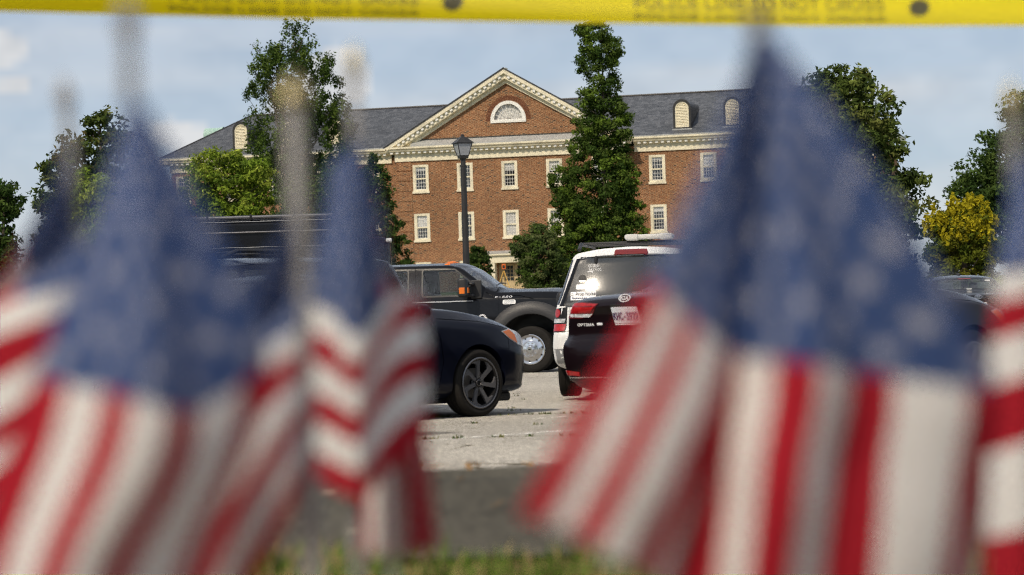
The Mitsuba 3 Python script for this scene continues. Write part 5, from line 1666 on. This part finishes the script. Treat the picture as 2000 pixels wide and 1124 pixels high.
grow('holly_tree', 'dark pyramidal holly beside the left corner of the projecting brick block', 150, (735, 560), [(300, 712, 732), (330, 700, 756), (380, 690, 772), (430, 680, 786), (475, 672, 802), (520, 665, 812), (570, 660, 815)], 330, 60, 0.115, DARK, clump=0.36, seed=3, twigs=15)
grow('shade_tree', 'bright yellow-green spreading tree with bare grey branches before the left wing', 112, (450, 520), [(292, 380, 430), (308, 362, 500), (335, 352, 540), (370, 346, 548), (405, 352, 552), (440, 372, 545), (490, 380, 540)], 330, 60, 0.10, LIGHT, clump=0.42, seed=4, twigs=90, hollow=0.4, gap=0.22)
grow('magnolia_tree', 'dark glossy leaved magnolia at far left behind the flag sticks', 82, (190, 520), [(214, 175, 232), (235, 152, 242), (262, 112, 262), (300, 98, 285), (340, 66, 300), (390, 60, 310), (440, 60, 318), (500, 66, 318)], 300, 44, 0.105, MAG, clump=0.36, seed=5, twigs=60, hollow=0.5, gap=0.27)
grow('magnolia_tree', 'large glossy leaved magnolia with pale blossoms right of the biggest flag', 84, (1640, 560), [(132, 1618, 1690), (150, 1580, 1722), (185, 1550, 1752), (230, 1545, 1768), (285, 1520, 1776), (330, 1500, 1770), (365, 1500, 1822), (410, 1490, 1824), (450, 1500, 1806), (520, 1510, 1790)], 520, 56, 0.115, MAG[:4] + [(0.10, 0.13, 0.035), (0.05, 0.075, 0.02)], clump=0.46, seed=6, twigs=60, hollow=0.55, gap=0.22, flower=(26, 0.07, (0.7, 0.68, 0.58)))
grow('broadleaf_tree', 'dark green broad tree at the right edge behind the yellow flowering shrub', 122, (1985, 520), [(176, 1965, 2040), (215, 1950, 2090), (270, 1905, 2120), (300, 1882, 2140), (350, 1858, 2150), (395, 1846, 2150), (430, 1850, 2150), (500, 1860, 2140)], 700, 64, 0.12, DARK, clump=0.55, seed=7, twigs=30)
grow('flowering_tree', 'rounded shrub-like tree covered with yellow blossom at right', 76, (1882, 540), [(404, 1868, 1905), (412, 1840, 1938), (432, 1812, 1950), (470, 1800, 1956), (510, 1800, 1956), (545, 1812, 1950)], 260, 60, 0.065, [(0.085, 0.105, 0.015), (0.060, 0.085, 0.014), (0.110, 0.115, 0.018)], clump=0.26, seed=8, twigs=40, flower=(380, 0.15, (0.46, 0.40, 0.025)))
grow('evergreen_tree', 'dark evergreen tree at the left edge behind the first flag', 105, (0, 520), [(352, 0, 22), (365, -30, 42), (400, -40, 50), (440, -40, 36), (500, -40, 40), (575, -40, 40)], 150, 50, 0.11, DARK, clump=0.4, seed=9)
grow('pale_shrub', 'pale green shrub beside the magnolia at left', 78, (185, 520), [(335, 150, 215), (370, 135, 235), (420, 130, 240), (480, 135, 235)], 120, 50, 0.075, LIGHT, cat_='shrub', clump=0.26, seed=10)
grow('clipped_holly', 'small dark rounded holly beside the entrance behind the lamp post', 158, (935, 560), [(480, 925, 940), (492, 915, 952), (515, 908, 960), (540, 905, 965), (572, 905, 966)], 150, 60, 0.095, DARK, cat_='shrub', clump=0.26, seed=11)
grow('spreading_shrub', 'broad grey-green shrub hiding the right side of the entrance', 142, (1055, 560), [(440, 1035, 1060), (455, 1012, 1085), (475, 996, 1105), (505, 994, 1112), (540, 1000, 1115), (575, 1010, 1112)], 260, 60, 0.095, GREY + OAK[1:2], cat_='shrub', clump=0.34, seed=12, twigs=60, gap=0.15)
grow('hedge_tree', 'dark green tree filling the gap behind the black bus at left', 130, (640, 540), [(330, 560, 690), (380, 545, 710), (450, 540, 715), (540, 540, 720)], 240, 50, 0.115, DARK, clump=0.4, seed=13)

# the row of street trees behind the photographer, which the dark car sides mirror
for k, x in enumerate((-46, -33, -21, -9, 4, 16, 28, 41)):
    hgt = 11.5 + 2.0 * math.sin(k * 2.1)
    grow('street_tree', 'broad street tree in the row behind the photographer', -46.0 - 2.5 * math.cos(k * 1.7), (x, 0), [(0.9, x - 3, x + 3), (2.5, x - 6.2, x + 6.2), (hgt * .6, x - 6.6, x + 6.6), (hgt * .85, x - 4.5, x + 4.5), (hgt, x - 1, x + 1)], 150, 26, 0.36, OAK, clump=1.2, seed=60 + k, twigs=12, group='street trees behind the photographer', metres=True, trunk_r=0.3)

# ------------------------------------------------------------------ flags on sticks, close to the camera
def cloth(G, D, ripples, nu=70, nv=70, seed=0):
    """G: rows down the hoist, columns along the fly, each (picture x, picture y, nearer by metres); D: the stick's distance."""
    G = np.array(G, float)
    nr, nc = G.shape[:2]
    us, vs = np.linspace(0, 1, nc) if ripples.get('us') is None else np.array(ripples['us']), np.linspace(0, 1, nr) if ripples.get('vs') is None else np.array(ripples['vs'])
    P = np.array([[at(x, y, D - dd) for x, y, dd in row] for row in G])
    U, V = np.linspace(0, 1, nu), np.linspace(0, 1, nv)
    S = PchipInterpolator(vs, PchipInterpolator(us, P, axis=1)(U), axis=0)(V)
    S = gaussian_filter1d(gaussian_filter1d(S, 1.3, axis=0, mode='nearest'), 1.3, axis=1, mode='nearest')
    uu, vv = np.meshgrid(U, V)
    n = np.cross(np.gradient(S, axis=1), np.gradient(S, axis=0))
    n /= np.linalg.norm(n, axis=-1, keepdims=True) + 1e-12
    amp, fu, fv, ph = ripples.get('wave', (0.006, 1.0, 2.5, 0.0))
    w = amp * np.sin(2 * np.pi * (fu * uu + fv * vv) + ph) * np.clip(uu * 4, 0.15, 1)
    w += 0.004 * (meshkit.fbm(np.stack([uu * 5, vv * 5, uu * 0 + seed], -1), 3) - 0.5)
    S = S + n * w[..., None]
    i, j = np.meshgrid(np.arange(nv - 1), np.arange(nu - 1), indexing='ij')
    q = np.stack([i * nu + j, i * nu + j + 1, (i + 1) * nu + j + 1, (i + 1) * nu + j], -1).reshape(-1, 4)
    m = trimesh.Trimesh(S.reshape(-1, 3), np.vstack([q[:, [0, 1, 2]], q[:, [0, 2, 3]]]), process=False)
    return m, np.stack([uu.ravel(), vv.ravel()], 1)


mat('stick_wood', proc(lambda p, n, uv: mix((0.25, 0.247, 0.245), (0.35, 0.345, 0.34), noise(p.x * 300, p.y * 300, p.z * 12))), 0.6)
mat('gold_tip', (0.34, 0.29, 0.15), 0.35, metallic=0.3)


def flag(label, D, stick, grid, ripples, seed, r=0.0042, tip=True, tip_mat='gold_tip', back=0.0):
    key = thing('stick_flag', label, 'flag', 'small flags planted in the verge')
    a, b = at(*stick[0], D + 0.01), at(*stick[1], D + 0.01 + back)
    d = (a - b) / (a[2] - b[2])
    foot = b + d * (0.46 - b[2])
    put('stick', tube([foot, a], r, 10), 'stick_wood', key, smooth=40)
    if tip:
        t = d / np.linalg.norm(d)
        put('tip', tube([a - t * .002, a + t * .004, a + t * .012, a + t * .022], [r * 1.2, r * 1.7, r * 1.3, .0008], 10), tip_mat, key, smooth=40)
    m, uv = cloth(grid, D, ripples, seed=seed)
    put('cloth', m, 'flag_cloth', key, smooth=True, uv=uv)
    return key


US = [0, .4, 1]
VS = [0, 7 / 13, 1]
# second from the left: a gathered fan hanging from the stick's tip
fan_rip = dict(wave=(0.010, 0.2, 3.0, 0.5))
flag('gathered flag left of the middle, its blue field hanging from a grey stick at left', 1.48, ((250, 60), (290, 1180)),
     [[(250, 200, 0), (195, 420, .02), (82, 742, .03), (-40, 1060, .02), (-150, 1420, .0)],
      [(256, 196, .01), (245, 420, .05), (228, 770, .075), (110, 1100, .06), (20, 1450, .03)],
      [(264, 196, .01), (320, 420, .05), (395, 808, .06), (260, 1130, .05), (140, 1480, .02)],
      [(272, 200, 0), (381, 410, .0), (512, 700, .0), (395, 1050, .0), (270, 1440, .0)],
      [(260, 210, -.04), (300, 440, -.07), (380, 690, -.07), (300, 1050, -.07), (180, 1440, -.05)]],
     dict(us=[0, .2, .4, .65, 1], vs=[0, .2, .38, 7 / 13, 1], wave=(0.006, 0.3, 4.0, 0.4)), 1, tip_mat='stick_wood', back=.1)
# flag on the middle stick, drooping to the left
flag('dark flag drooping left from the grey stick left of centre, stripes slanting down', 1.78, ((574, 205), (612, 1200)),
     [[(572, 400, 0), (505, 500, .02), (405, 620, .03), (300, 820, .02), (170, 1050, 0)],
      [(578, 520, .0), (520, 590, -.02), (410, 700, -.01), (300, 930, -.01), (180, 1150, 0)],
      [(586, 640, 0), (505, 690, .02), (385, 815, .04), (300, 1000, .03), (190, 1220, 0)],
      [(594, 780, 0), (540, 850, .03), (440, 1000, .05), (370, 1150, .04), (280, 1350, 0)],
      [(600, 920, 0), (570, 1010, .02), (500, 1160, .02), (440, 1300, .02), (370, 1500, 0)]],
     dict(us=[0, .2, .4, .65, 1], vs=[0, .27, 7 / 13, .77, 1], wave=(0.005, 0.4, 1.5, 1.0)), 2, r=0.0072)
# folded flag right of it
flag('folded flag with chevron stripes right of the grey stick near the navy sedan', 2.0, ((692, 140), (700, 1150)),
     [[(640, 330, -.01), (668, 292, .02), (692, 268, .05), (716, 300, .02), (742, 520, -.02), (790, 590, -.05)],
      [(618, 470, -.01), (655, 450, .02), (690, 440, .06), (728, 430, .02), (752, 540, -.02), (800, 590, -.05)],
      [(602, 596, -.02), (650, 606, .02), (692, 655, .06), (745, 600, .02), (776, 572, -.02), (808, 560, -.05)],
      [(602, 770, -.02), (650, 790, .02), (698, 820, .06), (752, 745, .02), (795, 700, -.02), (825, 690, -.05)],
      [(610, 935, -.02), (655, 965, .02), (705, 985, .05), (758, 930, .02), (800, 880, -.02), (832, 850, -.05)]],
     dict(us=[0, .12, .25, .38, .62, 1], vs=[0, .3, 7 / 13, .78, 1], wave=(0.004, 1.0, 1.0, 0.3)), 3)
# a fly end hanging below it in its shade
flag('flag end hanging in shade below the chevron striped flag', 2.12, ((752, 560), (768, 1180)),
     [[(742, 600, 0), (738, 760, -.02), (730, 920, .0), (728, 1085, 0)],
      [(752, 600, .01), (765, 760, .02), (775, 920, .03), (778, 1090, .02)],
      [(768, 600, 0), (800, 760, 0), (822, 920, 0), (830, 1075, 0)]],
     dict(us=[0, .4, .7, 1], vs=[0, .5, 1], wave=(0.012, 0.2, 3.0, 0.0)), 4, tip=False)
# far left
flag('flag at the left edge with slanting stripes below its dark blue field', 1.95, ((128, 205), (205, 1200)),
     [[(128, 275, 0), (90, 350, .02), (42, 450, .03), (-40, 600, .02), (-200, 760, 0)],
      [(140, 400, 0), (100, 450, -.01), (50, 515, .0), (-40, 630, .0), (-200, 800, 0)],
      [(158, 545, 0), (105, 568, .02), (40, 590, .03), (-50, 640, .02), (-200, 820, 0)],
      [(178, 700, 0), (110, 735, .03), (40, 790, .04), (-60, 850, .02), (-200, 1000, 0)],
      [(195, 860, 0), (130, 890, .02), (40, 930, .02), (-60, 1000, .02), (-200, 1150, 0)]],
     dict(us=[0, .2, .4, .65, 1], vs=[0, .27, 7 / 13, .77, 1], wave=(0.005, 0.6, 1.6, 0.6)), 5, tip_mat='stick_wood')
# the big pair at right, gathered at the tip
flag('largest flag at right with vertical stripes below a wide starred field', 1.455, ((1482, 50), (1500, 1180)),
     [[(1470, 66, -.02), (1420, 330, -.01), (1352, 685, .0), (1330, 900, .0), (1295, 1250, .0)],
      [(1484, 60, .0), (1505, 330, .03), (1560, 712, .06), (1535, 900, .06), (1500, 1260, .04)],
      [(1494, 60, .0), (1620, 330, .03), (1745, 738, .03), (1722, 900, .03), (1680, 1260, .02)],
      [(1502, 66, 0), (1712, 350, .0), (1952, 772, -.02), (1930, 920, -.02), (1885, 1260, -.02)],
      [(1490, 80, -.05), (1600, 350, -.07), (1720, 750, -.08), (1700, 920, -.08), (1660, 1260, -.08)]],
     dict(us=[0, .2, .4, .6, 1], vs=[0, .2, .38, 7 / 13, 1], wave=(0.007, 0.3, 4.2, 1.2)), 6, back=.2)
flag('flag sweeping to lower left in front of the black sedan with the plate', 1.44, ((1476, 62), (1372, 1180)),
     [[(1472, 70, 0), (1385, 310, .02), (1274, 548, .04), (1148, 790, .03), (1018, 1012, .02)],
      [(1475, 66, .01), (1412, 320, .04), (1352, 622, .05), (1248, 850, .05), (1136, 1062, .03)],
      [(1480, 66, .0), (1450, 330, .005), (1440, 705, .005), (1365, 930, .01), (1275, 1140, .01)],
      [(1486, 70, -.02), (1490, 340, -.04), (1515, 745, -.06), (1450, 980, -.06), (1370, 1200, -.06)],
      [(1480, 80, -.03), (1450, 350, -.06), (1420, 690, -.09), (1360, 960, -.09), (1270, 1170, -.09)]],
     dict(us=[0, .2, .4, .7, 1], vs=[0, .192, .385, 7 / 13, 1], wave=(0.005, 0.3, 3.4, 0.0)), 7, tip=False, back=.16)
# right edge
flag('flag cut by the right edge with pale stripes hanging low', 1.9, ((1976, 215), (2010, 1200)),
     [[(1988, 290, 0), (2010, 330, .02), (2060, 430, .02), (2200, 560, 0)],
      [(1965, 400, 0), (2010, 430, .03), (2060, 480, .02), (2200, 600, 0)],
      [(1940, 530, 0), (1985, 530, .04), (2060, 500, .02), (2200, 620, 0)],
      [(1928, 760, 0), (1990, 740, .04), (2060, 700, .02), (2200, 800, 0)],
      [(1920, 1240, 0), (1990, 1240, .03), (2060, 1200, .02), (2200, 1240, 0)]],
     dict(us=[0, .2, .4, 1], vs=[0, .27, 7 / 13, .77, 1], wave=(0.005, 1.5, 0.6, 0.0)), 8)

# ------------------------------------------------------------------ police tape
mat('tape_yellow', proc(lambda p, n, uv: mi.Color3f(0.62, 0.53, 0.004) * (0.93 + 0.1 * noise(p.x * 3, p.y * 3, p.z * 60))), 0.3, twosided=True)
mat('tape_ink', (0.055, 0.050, 0.015), 0.5)
TD = 6.25
tape = thing('police_tape', 'yellow police line tape with black lettering stretched across the top', 'police tape')
tx = np.linspace(-3.6, 3.6, 241)
pxs = 1000 + tx / TD * F
bot_px = np.interp(pxs, [-2000, 0, 600, 1200, 1600, 2000, 4000], [-60, 21, 37, 47, 53, 53, 20])
zb = np.array([at(a, b, TD)[2] for a, b in zip(pxs, bot_px)])
xw = np.array([at(a, b, TD)[0] for a, b in zip(pxs, bot_px)])
TH = 0.078


def tape_point(x, f):
    """f from 0 at the lower edge to 1 at the upper edge; the strip curls and leans a little."""
    z0 = np.interp(x, xw, zb)
    lean = 0.012 * np.sin(x * 1.3) + 0.010
    curl = 0.010 * np.cos((f - 0.5) * 2.6 + 0.8 * np.sin(x * 0.9))
    return np.stack([x, TD - curl + lean * f - 0.02 * np.sin(x * 0.7), z0 + TH * f * 0.97], -1)


fs = np.linspace(0, 1, 9)
V = np.stack([tape_point(xw, np.full_like(xw, f)) for f in fs], 0)
n_ = len(xw)
V2 = np.concatenate([V, V + [0, 0.0012, 0]], 0).reshape(-1, 3)
q = []
k = len(fs) * n_
for i in range(len(fs) - 1):
    for j in range(n_ - 1):
        a, b, c, d = i * n_ + j, i * n_ + j + 1, (i + 1) * n_ + j + 1, (i + 1) * n_ + j
        q += [[a, b, c], [a, c, d], [k + a, k + c, k + b], [k + a, k + d, k + c]]
for j in range(n_ - 1):
    for base in (0, (len(fs) - 1) * n_):
        a, b = base + j, base + j + 1
        q += [[a, k + b, b], [a, k + a, k + b]]
put('strip', trimesh.Trimesh(V2, q, process=False), 'tape_yellow', tape, smooth=50)


def on_tape(m):
    """Bends lettering made in x (metres along) and y (0 to 1 across) onto the strip."""
    m = trimesh.Trimesh(*trimesh.remesh.subdivide_to_size(m.vertices, m.faces, 0.03), process=False)
    v = m.vertices
    S = tape_point(v[:, 0], v[:, 1] / TH)
    S[:, 1] -= 0.0012 + v[:, 2]
    m.vertices = S
    return m


def px_x(a):
    return at(a, 25, TD)[0]


for x0_, x1_ in ((1240, 1727), (330, 817), (-580, -93), (2150, 2637)):
    a, b = px_x(x0_), px_x(x1_)
    for hgt, y0_, bold in ((0.034, 0.0395, False), (0.014, 0.0115, False)):
        m = meshkit.text_mesh('POLICE LINE DO NOT CROSS', hgt, 0.0006, bold)
        w = m.bounds[1][0] - m.bounds[0][0]
        m.vertices[:, 0] = a + (m.vertices[:, 0] - m.bounds[0][0]) / w * (b - a)
        m.vertices[:, 1] += y0_
        put('lettering', on_tape(m), 'tape_ink', tape)
    c = px_x(x1_ + 68)
    e = prism(affinity.rotate(oval(.026, .021), 25), .0006, 'xy').apply_translation([c, .048, 0])
    put('emblem', on_tape(e), 'tape_ink', tape)
